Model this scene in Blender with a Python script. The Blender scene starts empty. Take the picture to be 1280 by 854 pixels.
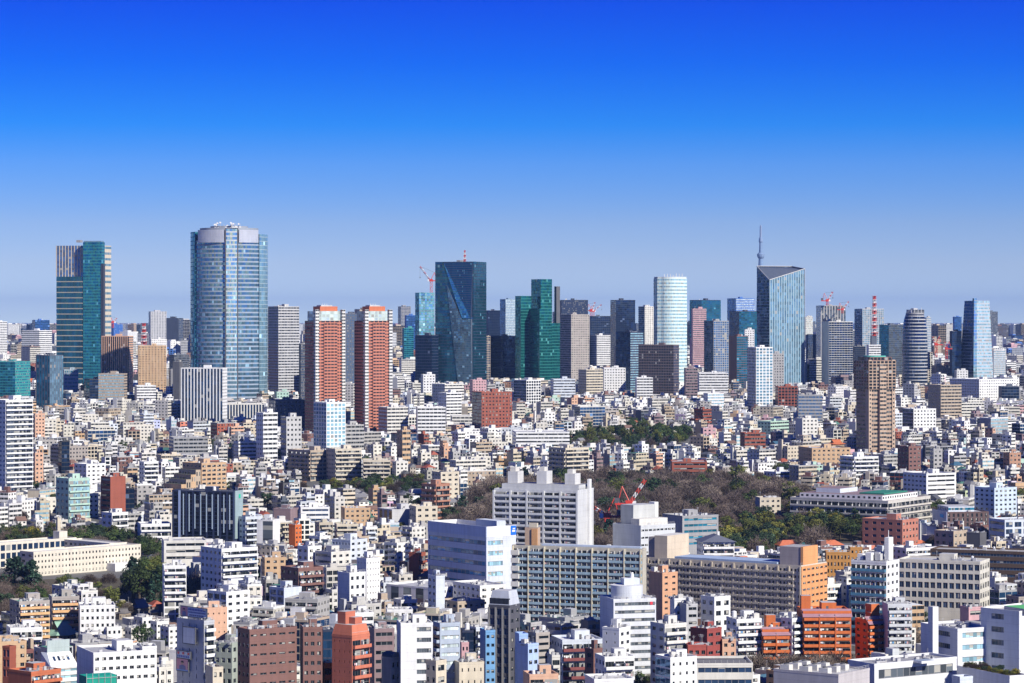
import bpy, math, random
import numpy as np
from mathutils import Vector, Matrix
rnd = random.Random(7)
SC = bpy.context.scene
COLL = SC.collection
# ---------------------------------------------------------------- camera, sky, sun, exposure
F, CX, HY, H = 3400.0, 640.0, 402.0, 145.0      # focal length and horizon in photo pixels, height of the view point
cam = bpy.data.objects.new('camera', bpy.data.cameras.new('camera'))
COLL.objects.link(cam); SC.camera = cam
cam.location = (0, 0, H); cam.rotation_euler = (math.radians(90), 0, 0)
cam.data.sensor_width = 36; cam.data.lens = 36 * F / 1280
cam.data.shift_y = -(427 - HY) / 1280
cam.data.clip_start = 5; cam.data.clip_end = 120000
SUN_AZ, SUN_EL = math.radians(135), math.radians(34)       # clockwise from +Y
world = bpy.data.worlds.new('World'); SC.world = world; world.use_nodes = True
wn, wl = world.node_tree.nodes, world.node_tree.links
bg = wn['Background']; bg.inputs['Strength'].default_value = 0.09
sky = wn.new('ShaderNodeTexSky'); sky.sky_type = 'NISHITA'; sky.sun_disc = False
sky.sun_elevation = SUN_EL; sky.sun_rotation = SUN_AZ
sky.altitude = 150; sky.air_density = 1.0; sky.dust_density = 0.0; sky.ozone_density = 3.0
tc = wn.new('ShaderNodeTexCoord'); mp = wn.new('ShaderNodeMapping'); mp.vector_type = 'POINT'
mp.inputs['Scale'].default_value = (1, 1, 4.0); mp.inputs['Location'].default_value = (0, 0, 0.12)
nv = wn.new('ShaderNodeVectorMath'); nv.operation = 'NORMALIZE'
wl.new(tc.outputs['Generated'], mp.inputs['Vector']); wl.new(mp.outputs[0], nv.inputs[0]); wl.new(nv.outputs[0], sky.inputs['Vector'])
hs = wn.new('ShaderNodeHueSaturation'); hs.inputs['Saturation'].default_value = 1.35
sz = wn.new('ShaderNodeSeparateXYZ'); wl.new(tc.outputs['Generated'], sz.inputs[0])
s5 = wn.new('ShaderNodeMath'); s5.operation = 'MULTIPLY'; s5.inputs[1].default_value = 5.0; s5.use_clamp = True; wl.new(sz.outputs[2], s5.inputs[0])
rp = wn.new('ShaderNodeValToRGB'); wl.new(s5.outputs[0], rp.inputs[0])          # the deep polarised blue of the clear winter sky
for i, (p, c) in enumerate(((0, (3.3,1.85,1.25)), (.106, (4.0,1.75,1.22)), (.18, (3.9,1.74,1.38)), (.29, (2.3,1.65,1.85)), (.36, (.5,1.45,2.1)), (.474, (.0,.95,2.35)), (.59, (0,.58,2.4)), (.7, (0,.42,1.5)), (1, (0,.36,1.2)))):
    e = rp.color_ramp.elements[i] if i < 2 else rp.color_ramp.elements.new(p)
    e.position = p; e.color = (*[x / 4.2 for x in c], 1)
ml = wn.new('ShaderNodeVectorMath'); ml.operation = 'MULTIPLY'; m4 = wn.new('ShaderNodeVectorMath'); m4.operation = 'SCALE'; m4.inputs[3].default_value = 4.2
wl.new(sky.outputs[0], hs.inputs['Color']); wl.new(hs.outputs[0], ml.inputs[0]); wl.new(rp.outputs[0], ml.inputs[1]); wl.new(ml.outputs[0], m4.inputs[0]); wl.new(m4.outputs[0], bg.inputs['Color'])
sl = bpy.data.lights.new('sun', 'SUN'); sl.energy = 5.0; sl.angle = math.radians(0.5); sl.color = (1.0, 0.95, 0.84)
so = bpy.data.objects.new('sun', sl); COLL.objects.link(so)
SUNV = Vector((math.cos(SUN_EL) * math.sin(SUN_AZ), math.cos(SUN_EL) * math.cos(SUN_AZ), math.sin(SUN_EL)))
so.rotation_euler = (-SUNV).to_track_quat('-Z', 'Y').to_euler(); so.location = SUNV * 3000
vs = SC.view_settings; SC.display_settings.display_device = 'sRGB'
vs.view_transform = 'Standard'; vs.look = 'None'; vs.gamma = 1; vs.use_curve_mapping = False; vs.exposure = 0.36
SC.render.engine = 'CYCLES'
cy = SC.cycles
cy.max_bounces = 4; cy.diffuse_bounces = 1; cy.glossy_bounces = 2; cy.transmission_bounces = 2; cy.volume_bounces = 0
cy.use_denoising = True; cy.sample_clamp_indirect = 4; cy.caustics_reflective = False; cy.caustics_refractive = False
try: cy.denoiser = 'OPENIMAGEDENOISE'; cy.denoising_prefilter = 'ACCURATE'
except Exception: pass
SC.render.film_transparent = False

# ---------------------------------------------------------------- small helpers
def PX(x, d): return (x - CX) / F * d
def ZY(y, d): return H - (y - HY) * d / F
TD = [0, 1800, 2000, 2250, 2550, 2900, 3300, 3800, 4600, 6500, 12000, 48000]          # the ground climbs away from the view point
TZ = [0, 0, 12, 22, 32, 40, 47, 52, 58.4, 72, 85, 118]
def ZG(d): return float(np.interp(d, TD, TZ))
_dd = np.exp(np.linspace(math.log(700), math.log(48000), 3000)); _yy = HY + (H - np.interp(_dd, TD, TZ)) * F / _dd
def DY(yb): return float(np.interp(-yb, -_yy, _dd))                                      # distance at which the ground stands at that photo row
def YG(d): return HY + (H - ZG(d)) * F / d
COL = dict(white=(.8,.8,.79), off=(.68,.66,.61), cream=(.62,.55,.43), beige=(.46,.37,.28), tan=(.55,.37,.22), grey=(.33,.33,.34), lgrey=(.5,.5,.51),
           dgrey=(.11,.11,.12), black=(.03,.03,.035), brick=(.31,.085,.05), red=(.62,.05,.03), orange=(.62,.15,.035), salmon=(.62,.21,.13), brown=(.2,.1,.085),
           dbrown=(.08,.05,.045), navy=(.025,.035,.075), bluew=(.62,.67,.74), lblue=(.16,.36,.62), blue=(.05,.16,.5), teal=(.04,.3,.3), mint=(.42,.6,.5),
           pink=(.6,.36,.38), mauve=(.27,.19,.2), green=(.06,.3,.2), ochre=(.5,.24,.06), slate=(.1,.12,.16), peach=(.66,.4,.27), mid=(.42,.41,.4), warmgrey=(.4,.36,.33))
def C(c): return COL[c] if isinstance(c, str) else c
CNAME = dict(off='off-white', lgrey='light grey', dgrey='dark grey', dbrown='dark brown', bluew='bluish white', lblue='light blue', mid='mid-grey', warmgrey='warm grey', mint='mint green')

MATS = {}
def new_mat(key):
    m = bpy.data.materials.new(key); m.use_nodes = True
    m.node_tree.nodes.clear(); MATS[key] = m
    return m
class G:                                            # terse node graph writer
    def __init__(s, m): s.t = m.node_tree; s.n = s.t.nodes; s.l = s.t.links
    def node(s, t, **kw):
        n = s.n.new(t)
        for k, v in kw.items(): setattr(n, k, v)
        return n
    def put(s, n, i, v):
        if v is None: return
        if hasattr(v, 'is_output'): s.l.new(v, n.inputs[i])
        else: n.inputs[i].default_value = v
    def m(s, op, a, b=None, c=None):
        n = s.node('ShaderNodeMath', operation=op)
        for i, v in enumerate((a, b, c)): s.put(n, i, v)
        return n.outputs[0]
    def mix(s, f, a, b):
        n = s.node('ShaderNodeMix', data_type='RGBA')
        s.put(n, 0, f); s.put(n, 6, a if hasattr(a, 'is_output') else (*a, 1)); s.put(n, 7, b if hasattr(b, 'is_output') else (*b, 1))
        return n.outputs[2]
    def noise(s, vec, scale, detail=3, rough=.6):
        n = s.node('ShaderNodeTexNoise'); s.put(n, 'Vector', vec); s.put(n, 'Scale', scale); s.put(n, 'Detail', detail); s.put(n, 'Roughness', rough)
        return n.outputs[0]
    def ramp(s, f, a, b):
        n = s.node('ShaderNodeMapRange'); s.put(n, 0, f); s.put(n, 3, a); s.put(n, 4, b)
        return n.outputs[0]
    def out(s, base, rough, metal=0.0, normal=None, spec=.5, volume=None):
        p = s.node('ShaderNodeBsdfPrincipled')
        s.put(p, 'Base Color', base if hasattr(base, 'is_output') else (*base, 1)); s.put(p, 'Roughness', rough); s.put(p, 'Metallic', metal); s.put(p, 'Specular IOR Level', spec)
        s.put(p, 'Normal', normal)
        o = s.node('ShaderNodeOutputMaterial'); s.l.new(p.outputs[0], o.inputs[0])
        return p
def wall_colour(g):                                  # the wall's own paint with faint weathering
    col = g.node('ShaderNodeVertexColor', layer_name='Col').outputs[0]
    tcn = g.node('ShaderNodeTexCoord').outputs['Object']
    mpn = g.node('ShaderNodeMapping'); g.put(mpn, 'Vector', tcn); mpn.inputs['Scale'].default_value = (.5, .5, .06)
    a = g.noise(mpn.outputs[0], 1.0, 4); b = g.noise(tcn, .12, 3)
    k = g.m('ADD', g.ramp(a, -.3, .16), g.ramp(b, .86, 1.14))
    zz = g.node('ShaderNodeSeparateXYZ'); g.put(zz, 0, tcn); j = g.m('LESS_THAN', g.m('FRACT', g.m('DIVIDE', zz.outputs[2], 3.1)), .05)
    k = g.m('MULTIPLY', k, g.m('SUBTRACT', 1.0, g.m('MULTIPLY', j, .14)))
    n = g.node('ShaderNodeVectorMath', operation='SCALE'); g.put(n, 0, col); g.put(n, 3, k)
    return n.outputs[0]
GLASS = dict(dark=(.012,.018,.024), teal=(.015,.16,.25), green=(.006,.14,.14), blue=(.04,.12,.27), navy=(.02,.045,.1), deep=(.02,.11,.165), azure=(.05,.24,.42), pale=(.6,.7,.7), sky=(.28,.48,.58), ink=(.003,.006,.018), steel=(.13,.25,.34), grey=(.1,.12,.14), bluew=(.3,.42,.62))
#        wx0  wx1  wy0  wy1  sub-mullions, share with blinds, metallic
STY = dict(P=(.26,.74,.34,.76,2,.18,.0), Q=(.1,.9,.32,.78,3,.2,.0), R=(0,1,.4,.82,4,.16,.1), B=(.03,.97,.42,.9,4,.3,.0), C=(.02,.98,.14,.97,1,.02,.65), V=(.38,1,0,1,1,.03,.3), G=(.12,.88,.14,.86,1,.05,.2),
           K=(.09,.91,.46,.93,1,.0,.0), T=(.0,1,.17,1.01,4,.0,.6), D=(.05,.95,.04,.74,3,.3,.0), S=(.0,1,.3,.95,3,.03,.65), U=(.3,1,.1,.95,1,.1,.3))  # B, K: the dark glass band paints the shade of balcony recesses
def facade(style, glass='dark'):
    key = 'facade_%s_%s' % (style, glass)
    if key in MATS: return MATS[key]
    g = G(new_mat(key)); wx0, wx1, wy0, wy1, sub, bl, met = STY[style]
    uv = g.node('ShaderNodeUVMap', uv_map='UVMap').outputs[0]
    sp = g.node('ShaderNodeSeparateXYZ'); g.put(sp, 0, uv)
    u, v = sp.outputs[0], sp.outputs[1]
    fu, fv = g.m('FRACT', u), g.m('FRACT', v)
    msk = g.m('MULTIPLY', g.m('GREATER_THAN', fv, wy0), g.m('LESS_THAN', fv, wy1))
    if wx0 > 0 or wx1 < 1: msk = g.m('MULTIPLY', msk, g.m('MULTIPLY', g.m('GREATER_THAN', fu, wx0 - 1e-4), g.m('LESS_THAN', fu, wx1 + 1e-4)))
    su = g.m('MULTIPLY', g.m('SUBTRACT', fu, wx0), sub / (wx1 - wx0)); fsu = g.m('FRACT', su)
    frame = g.m('LESS_THAN', fsu, .06 if sub > 1 else 0.0)
    cell = g.node('ShaderNodeCombineXYZ'); g.put(cell, 0, g.m('ADD', g.m('FLOOR', u), g.m('MULTIPLY', g.m('FLOOR', su), .13))); g.put(cell, 1, g.m('FLOOR', v))
    g.put(cell, 2, g.m('MULTIPLY', g.node('ShaderNodeObjectInfo').outputs['Random'], 91.0))
    wnz = g.node('ShaderNodeTexWhiteNoise', noise_dimensions='3D'); g.put(wnz, 0, cell.outputs[0])
    r, rc = wnz.outputs[0], wnz.outputs[1]
    gc = GLASS[glass]; k = g.ramp(r, *((.86, 1.14) if met > .5 else (.6, 1.4)))
    if met > .5: k = g.m('MULTIPLY', k, g.ramp(g.noise(uv, .23, 3, .55), .35, 1.55))  # broad tone noise paints uneven reflections into the glass colour
    vm = g.node('ShaderNodeVectorMath', operation='SCALE'); g.put(vm, 0, gc); g.put(vm, 3, k)
    blind = g.m('GREATER_THAN', r, 1 - bl)
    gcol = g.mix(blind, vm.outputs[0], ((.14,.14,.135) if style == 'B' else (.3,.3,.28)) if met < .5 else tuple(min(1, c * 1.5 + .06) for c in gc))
    gcol = g.mix(g.m('MULTIPLY', frame, .6), gcol, (.3,.3,.3) if met < .5 else tuple(c * .6 for c in gc))
    base = g.mix(msk, wall_colour(g), gcol)
    rough = g.mix(msk, (.75,) * 3, (.1,) * 3)
    geo = g.node('ShaderNodeNewGeometry').outputs['Normal']
    ofs = g.node('ShaderNodeVectorMath', operation='SUBTRACT'); g.put(ofs, 0, rc); g.put(ofs, 1, (.5, .5, .5))
    scl = g.node('ShaderNodeVectorMath', operation='SCALE'); g.put(scl, 0, ofs.outputs[0]); g.put(scl, 3, g.m('MULTIPLY', msk, .07))
    nn = g.node('ShaderNodeVectorMath', operation='ADD'); g.put(nn, 0, geo); g.put(nn, 1, scl.outputs[0])
    nz = g.node('ShaderNodeVectorMath', operation='NORMALIZE'); g.put(nz, 0, nn.outputs[0])
    g.out(base, rough, g.m('MULTIPLY', g.m('MULTIPLY', msk, met), g.m('SUBTRACT', 1.0, blind)) if met else 0.0, nz.outputs[0])
    return MATS[key]
def paint(rough=.75, metal=0.0):
    key = 'paint_%g_%g' % (rough, metal)
    if key not in MATS:
        g = G(new_mat(key)); g.out(wall_colour(g), rough, metal)
    return MATS[key]
def pane_mat(glass='dark', blinds=.3):
    key = 'pane_%s_%g' % (glass, blinds)
    if key in MATS: return MATS[key]
    g = G(new_mat(key)); sp = g.node('ShaderNodeSeparateXYZ'); g.put(sp, 0, g.node('ShaderNodeUVMap', uv_map='UVMap').outputs[0])
    fu = g.m('FRACT', sp.outputs[0]); fv = sp.outputs[1]
    fr = g.m('MAXIMUM', g.m('LESS_THAN', fu, .08), g.m('MAXIMUM', g.m('LESS_THAN', fv, .06), g.m('GREATER_THAN', fv, .94)))
    cell = g.node('ShaderNodeCombineXYZ'); g.put(cell, 0, g.m('FLOOR', sp.outputs[0])); g.put(cell, 2, g.m('MULTIPLY', g.node('ShaderNodeObjectInfo').outputs['Random'], 57.0))
    wnz = g.node('ShaderNodeTexWhiteNoise', noise_dimensions='3D'); g.put(wnz, 0, cell.outputs[0]); r = wnz.outputs[0]
    vm = g.node('ShaderNodeVectorMath', operation='SCALE'); g.put(vm, 0, GLASS[glass]); g.put(vm, 3, g.ramp(r, .5, 1.6))
    drop = g.m('MULTIPLY', g.m('GREATER_THAN', r, 1 - blinds), g.m('GREATER_THAN', fv, g.ramp(wnz.outputs[1], 0, .8)))
    col = g.mix(drop, vm.outputs[0], (.42,.41,.37)); col = g.mix(fr, col, (.22,.22,.23))
    g.out(col, g.mix(fr, (.07,) * 3, (.5,) * 3), 0.0)
    return MATS[key]

class MB:                                            # collects faces with a colour, a material slot and uv
    def __init__(s): s.v, s.f, s.c, s.m, s.u, s.mats = [], [], [], [], [], []
    def slot(s, mat):
        if mat not in s.mats: s.mats.append(mat)
        return s.mats.index(mat)
    def face(s, pts, col, mat, uv=None):
        i = len(s.v); s.v += [tuple(p) for p in pts]; s.f.append(tuple(range(i, i + len(pts))))
        s.c.append(C(col)); s.m.append(s.slot(mat)); s.u.append(uv or [(0, 0)] * len(pts))
    def box(s, x0, x1, y0, y1, z0, z1, col, mat, top=None, bottom=True):
        p = [(x0,y0,z0),(x1,y0,z0),(x1,y1,z0),(x0,y1,z0),(x0,y0,z1),(x1,y0,z1),(x1,y1,z1),(x0,y1,z1)]
        i = len(s.v); s.v += p; k = s.slot(mat)
        for q in ((0,1,5,4),(1,2,6,5),(2,3,7,6),(3,0,4,7),(4,5,6,7)) + (((3,2,1,0),) if bottom else ()):
            s.f.append(tuple(i + a for a in q)); s.c.append(C(top) if top and q == (4,5,6,7) else C(col)); s.m.append(k); s.u.append([(0, 0)] * 4)
    def prism(s, poly, z0, z1, col, mat, top=None, uvw=None, cap=True):
        n = len(poly); k = 0.0
        for i in range(n):
            a, b = poly[i], poly[(i + 1) % n]; L = math.hypot(b[0]-a[0], b[1]-a[1])
            uv = None
            if uvw: uv = [(k/uvw[0], z0/uvw[1]), ((k+L)/uvw[0], z0/uvw[1]), ((k+L)/uvw[0], z1/uvw[1]), (k/uvw[0], z1/uvw[1])]
            s.face([(*a, z0), (*b, z0), (*b, z1), (*a, z1)], col, mat, uv); k += L
        if cap: s.face([(*p, z1) for p in poly], top or col, paint())
    def tube(s, a, b, r, col, mat, n=6, r2=None):
        a, b = Vector(a), Vector(b); q = (b - a).to_track_quat('Z', 'Y'); i = len(s.v); r2 = r if r2 is None else r2; k = s.slot(mat)
        for p, rr in ((a, r), (b, r2)):
            for j in range(n): s.v.append(tuple(p + q @ Vector((rr*math.cos(6.2832*j/n), rr*math.sin(6.2832*j/n), 0))))
        for j in range(n): s.f.append((i+j, i+(j+1) % n, i+n+(j+1) % n, i+n+j)); s.c.append(C(col)); s.m.append(k); s.u.append([(0,0)]*4)
        s.f.append(tuple(i+n+j for j in range(n))); s.c.append(C(col)); s.m.append(k); s.u.append([(0,0)]*n)
    def mesh(s, name):
        me = bpy.data.meshes.new(name); me.from_pydata(s.v, [], s.f)
        for m in s.mats: me.materials.append(m)
        me.polygons.foreach_set('material_index', s.m)
        ul = me.uv_layers.new(name='UVMap'); ul.data.foreach_set('uv', [x for f in s.u for p in f for x in p])
        ca = me.color_attributes.new('Col', 'FLOAT_COLOR', 'CORNER')
        ca.data.foreach_set('color', [x for f, c in zip(s.f, s.c) for _ in f for x in (*c, 1)])
        return me
    def build(s, name, parent=None, loc=(0,0,0), rz=0):
        return place(s.mesh(name), name, parent, loc, rz)
def place(me, name, parent=None, loc=(0,0,0), rz=0):
    o = bpy.data.objects.new(name, me); COLL.objects.link(o); o.parent = parent; o.location = loc; o.rotation_euler = (0, 0, rz)
    return o
LABELS, LANDMARKS, VIS, FOOT = {}, [], [], []        # labels in use; things named in other labels; what must stay in sight; footprints taken
def tag(o, label, cat, group=None):
    o['label'] = label; o['category'] = cat
    if group: o['group'] = group
    LABELS.setdefault(label.lower(), o.name)
    return o
def struct(o, kind='structure'): o['kind'] = kind; return o
def empty(name, loc, rz=0):
    o = bpy.data.objects.new(name, None); COLL.objects.link(o); o.location = loc; o.rotation_euler = (0, 0, rz); o.empty_display_size = 1
    return o
def dup(root, loc, rz, label=None, group=None, scale=None):
    r = root.copy(); COLL.objects.link(r); r.location = loc; r.rotation_euler = (0, 0, rz)
    if scale: r.scale = scale
    if label: r['label'] = label
    if group: r['group'] = group
    for ch in KIDS.get(root.name, list(root.children)):
        c = ch.copy(); COLL.objects.link(c); c.parent = r
    return r
KIDS = {}

# ---------------------------------------------------------------- buildings
SHARED = {}
def shared(key, fn):
    if key not in SHARED: SHARED[key] = fn()
    return SHARED[key]
def m_ac():
    b = MB(); p = paint(.6); b.box(-.9,.9,-.5,.5,0,1.5,'lgrey',p); b.tube((0,0,1.49),(0,0,1.62),.42,'dgrey',p,10); return b.mesh('air_conditioner')
def m_tank():
    b = MB(); p = paint(.5); b.box(-1.3,1.3,-1.3,1.3,0,.5,'grey',p); b.box(-1.1,1.1,-1.1,1.1,.5,2.6,'off',p); b.tube((0,0,2.59),(0,0,2.8),.4,'lgrey',p,8); return b.mesh('water_tank')
def m_tank2():
    b = MB(); p = paint(.5); b.box(-1.,1.,-1.,1.,0,.8,'grey',p); b.tube((0,0,.8),(0,0,2.9),.95,'white',p,12); b.tube((0,0,2.9),(0,0,3.25),.95,'white',p,12,.2); return b.mesh('water_tank')
def m_ant():
    b = MB(); p = paint(.5); b.tube((0,0,0),(0,0,4.2),.07,'lgrey',p,5); b.tube((-.8,0,3.8),(.8,0,3.8),.05,'lgrey',p,4); b.tube((-.6,0,3.2),(.6,0,3.2),.05,'lgrey',p,4); return b.mesh('antenna')
def m_duct():
    b = MB(); p = paint(.45,.3); b.box(-2.2,2.2,-.45,.45,.25,1.1,'lgrey',p); b.box(-1.9,-1.6,-.3,.3,0,.25,'grey',p); b.box(1.6,1.9,-.3,.3,0,.25,'grey',p); b.box(2.2,2.9,-.4,.4,0,1.6,'mid',p); return b.mesh('roof_duct')
def m_rail(L):
    b = MB(); p = paint(.5); n = max(2, int(L / 2.2))
    for i in range(n + 1): b.box(i*L/n-.04, i*L/n+.04, -.04, .04, 0, 1.0, 'lgrey', p)
    b.box(-.04, L+.04, -.035, .035, 1.0, 1.08, 'lgrey', p); b.box(.04, L-.04, -.02, .02, .5, .56, 'lgrey', p); return b.mesh('railing')
ROOF_THINGS = [('air_conditioner', m_ac), ('water_tank', m_tank), ('water_tank', m_tank2), ('antenna', m_ant), ('roof_duct', m_duct)]

def parse(s):
    """'P5' -> style, bays; 'P5/teal' adds the glass; 'P5!.3,.7,.3,.8' the window's place in its cell."""
    rect = None; glass = 'dark'
    if '!' in s: s, q = s.split('!'); rect = tuple(float(x) for x in q.split(',')) if ',' in q else None
    if '/' in s: s, glass = s.split('/')
    return s[0], int(s[1:] or 1), glass, rect
MINGEO = 1
def bays(st, nb, L, geo):
    if st in 'RCST' and not geo: return max(nb, round(L / 3.6))
    if st == 'B': return max(nb, round(L / 6.5)) if geo else max(nb, round(L / 4.2))
    if st in 'PQGDUK' and L / nb > (6.5 if geo else 5.2): return max(2, round(L / (4.4 if geo else 3.6)))
    return nb
class Bld:
    def __init__(s, name, x0, xc, x1, d, th=None, asp=1.0, dep=None, w=None, t=None, loc=None):
        if loc is None:
            a, b = max(xc - x0, 0), max(x1 - xc, .5)
            if th is None: th = math.degrees(math.atan2(a / b, asp)) if a > 0 else 10
            k0, k1, kc = (x0-CX)/F, (x1-CX)/F, (xc-CX)/F; X = kc*d; 
            if a < 4: th = max(1.5, math.degrees(math.atan2(a / b, 1)))
            th = math.radians(min(max(th, 1.5), 82)) - math.atan(kc)      # turned against the line of sight
            w = (k1*d - X) / (math.cos(th) - k1*math.sin(th))
            t = (X - k0*d) / (math.sin(th) + k0*math.cos(th)) if a > 0 else None
            if dep or t is None or t < 3 or t > 160: t = dep or asp * w
            elif a < 7 and t > w: t = max(w, 9)
            if b < 14 and w > 18 and a > 3*b: w = 18
            r = Vector((math.cos(th), math.sin(th))); l = Vector((-math.sin(th), math.cos(th)))
            c = Vector((X, d)) + r*(w/2) + l*(t/2)
            s.loc = (c.x, c.y)
        else: s.loc = loc; th = math.radians(th)
        s.w, s.t, s.th, s.d = w, t, th, d; s.far = d + max(w*math.sin(th), t*math.cos(th))*.8
        s.root = empty(name, (*s.loc, 0), th); s.kids = []; BLDS.append(s)
    def poly(s): return [(-s.w/2, s.t/2), (-s.w/2, -s.t/2), (s.w/2, -s.t/2), (s.w/2, s.t/2)]
    def add(s, o): o.parent = s.root; s.kids.append(o); return o
    def rect(s, x0, xc, x1, d, th=None, dep=None, asp=1.0):
        """a rectangle seen at those photo columns, in this building's own frame"""
        th = s.th if th is None else math.radians(th) - math.atan((xc-CX)/F)
        k0, k1, kc = (x0-CX)/F, (x1-CX)/F, (xc-CX)/F; X = kc*d
        w = (k1*d - X) / (math.cos(th) - k1*math.sin(th)); t = dep or ((X - k0*d) / (math.sin(th) + k0*math.cos(th)) if xc > x0 else asp*w)
        r = Vector((math.cos(th), math.sin(th))); l = Vector((-math.sin(th), math.cos(th))); c = Vector((X, d))
        M = Matrix.Rotation(-s.th, 2)
        return [tuple(M @ (p - Vector(s.loc))) for p in (c + l*t, c, c + r*w, c + r*w + l*t)]
    def walls(s, name, poly, z0, z1, col, specs, nf, geo, zv=0, top='lgrey', cap=True, off=.0):
        """one wall mesh; windows and balconies become parts of their own where they are big enough to see"""
        mb = MB(); n = len(poly); panes = {}; fh = (z1 - z0) / nf
        for i in range(n):
            a, b = Vector(poly[i]), Vector(poly[(i+1) % n]); e = b - a; L = e.length; e /= L; nrm = Vector((e.y, -e.x))
            st, nb, gl, rect = parse(specs[i] if i < len(specs) else '-1'); nb = bays(st, nb, L, geo); ang = math.atan2(e.y, e.x)
            P = lambda u, z, dp=0: (a.x + e.x*u - nrm.x*dp, a.y + e.y*u - nrm.y*dp, z)
            def quad(u0, u1, za, zb, m=None, uv=None): mb.face([P(u0,za), P(u1,za), P(u1,zb), P(u0,zb)], col, m or paint(), uv)
            if st == '-': quad(0, L, z0, z1); continue
            if not geo or st in 'CVSUT':
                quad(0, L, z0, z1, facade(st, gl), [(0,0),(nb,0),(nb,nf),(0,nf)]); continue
            kv = max(0, min(nf, int((zv - z0) / fh)))
            if st in 'BD':
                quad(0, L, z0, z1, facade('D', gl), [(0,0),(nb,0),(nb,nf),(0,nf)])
                pc = rect[0] if rect else 0; fr = 1 if not PARCOL.get('part') else PARCOL['part']; bl = (L - .5)*fr; u0 = .25 + (L - .5)*(1-fr)*PARCOL.get('side', 0)
                nbb = max(1, round(nb*fr))
                for k in range(kv, nf):
                    if k == 0 and nf > 3: continue
                    me = balcony_mesh(bl, nbb, PARCOL.get('cur', col), 1.25, (k*7 + int(L)) % 4 if s.d < 1700 else -1)
                    p = P(u0, z0 + k*fh + .05); s.add(place(me, 'balcony', None, p, ang))
                continue
            x0, x1, y0, y1 = rect if rect and len(rect) == 4 else STY[st][:4]
            if st == 'R':
                m = .05*L if not rect else rect[0]*L; cells = [(m, L - (m if not rect else (1-rect[1])*L))]; sub = nb; y0, y1 = y0, y1
            else: cells = [((j + x0)*L/nb, (j + x1)*L/nb) for j in range(nb)]; sub = 2 if (x1-x0)*L/nb > 1.2 else 1
            zc = z0
            if kv: quad(0, L, z0, z0 + kv*fh); zc = z0 + kv*fh
            dp = .28
            for k in range(kv, nf):
                wb, wt = z0 + (k+y0)*fh, z0 + (k+y1)*fh
                quad(0, L, zc, wb); zc = wt; uc = 0
                for (c0, c1) in cells:
                    quad(uc, c0, wb, wt); uc = c1
                    mb.face([P(c0,wb), P(c0,wb,dp), P(c0,wt,dp), P(c0,wt)][::-1], col, paint()); mb.face([P(c1,wb), P(c1,wb,dp), P(c1,wt,dp), P(c1,wt)], col, paint())
                    mb.face([P(c0,wb), P(c1,wb), P(c1,wb,dp), P(c0,wb,dp)], col, paint()); mb.face([P(c0,wt,dp), P(c1,wt,dp), P(c1,wt), P(c0,wt)], col, paint())
                    panes.setdefault((round(c1-c0, 3), round(wt-wb, 3), sub, gl, 'window_band' if st == 'R' else 'window'), []).append((P(c0, wb, dp), ang))
                quad(uc, L, wb, wt)
            quad(0, L, zc, z1)
        if cap: mb.face([(*p, z1) for p in poly], top, paint())
        w = s.add(mb.build(name))
        for (pw, ph, sub, gl, nm), lst in panes.items():
            pm = MB(); pm.face([(0,0,0),(pw,0,0),(pw,0,ph),(0,0,ph)], 'dgrey', pane_mat(gl, .06 if gl in ('deep','navy') else .3), [(0,0),(sub,0),(sub,1),(0,1)]); me = pm.mesh(nm)
            room = 96 - s.nwin; lst.sort(key=lambda q: -q[0][2])
            for p, ang in lst[:max(0, room)]: s.add(place(me, nm, None, p, ang)); s.nwin += 1
            if lst[max(0, room):]:
                ex = MB()
                for p, ang in lst[max(0, room):]:
                    q = (math.cos(ang), math.sin(ang)); ex.face([p, (p[0]+pw*q[0], p[1]+pw*q[1], p[2]), (p[0]+pw*q[0], p[1]+pw*q[1], p[2]+ph), (p[0], p[1], p[2]+ph)], 'dgrey', pane_mat(gl, .06 if gl in ('deep','navy') else .3), [(0,0),(sub,0),(sub,1),(0,1)])
                struct(s.add(ex.build('lower_windows')), 'stuff')
        return w
    nwin = 0
    def roof(s, poly, z, col, deck='lgrey', ph=.9, over=.06, name='roof'):
        c = Vector((sum(p[0] for p in poly)/len(poly), sum(p[1] for p in poly)/len(poly))); mb = MB(); m = paint()
        def ofs(k): return [tuple(c + (Vector(p)-c) * (1 + k/max(1, (Vector(p)-c).length))) for p in poly]
        o, i = ofs(over*1.4), ofs(-.42); n = len(poly)
        for k in range(n):
            a, b, ai, bi = o[k], o[(k+1) % n], i[k], i[(k+1) % n]
            mb.face([(*a,z+.004),(*b,z+.004),(*b,z+ph),(*a,z+ph)], col, m); mb.face([(*a,z+ph),(*b,z+ph),(*bi,z+ph),(*ai,z+ph)], col, m)
            mb.face([(*bi,z+.1),(*ai,z+.1),(*ai,z+ph),(*bi,z+ph)], col, m); mb.face([(*b,z+.004),(*a,z+.004),(*poly[k],z+.004),(*poly[(k+1)%n],z+.004)], col, m)
        mb.face([(*p, z+.1) for p in i], deck, m)
        return s.add(mb.build(name))
    def box(s, name, x0, x1, y0, y1, z0, z1, col, top=None, mat=None, rz=0):
        mb = MB(); mb.box(x0, x1, y0, y1, z0, z1, col, mat or paint(), top); return s.add(mb.build(name))
    def penthouse(s, fx, fy, fw, ft, h, col, name='penthouse', deck=None):
        """a lift house at a fraction (fx, fy) of the roof, 0,0 = the near corner"""
        x, y = -s.w/2 + fx*s.w, -s.t/2 + fy*s.t; z = s.h + .1
        mb = MB(); mb.box(x, x+fw*s.w, y, y+ft*s.t, z, z+h, col, paint(), deck or 'lgrey')
        if h > 2.4: mb.box(x+fw*s.w*.3, x+fw*s.w*.3+1.0, y-.03, y, z+.1, z+2.1, 'dgrey', paint()); 
        return s.add(mb.build(name))
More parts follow.
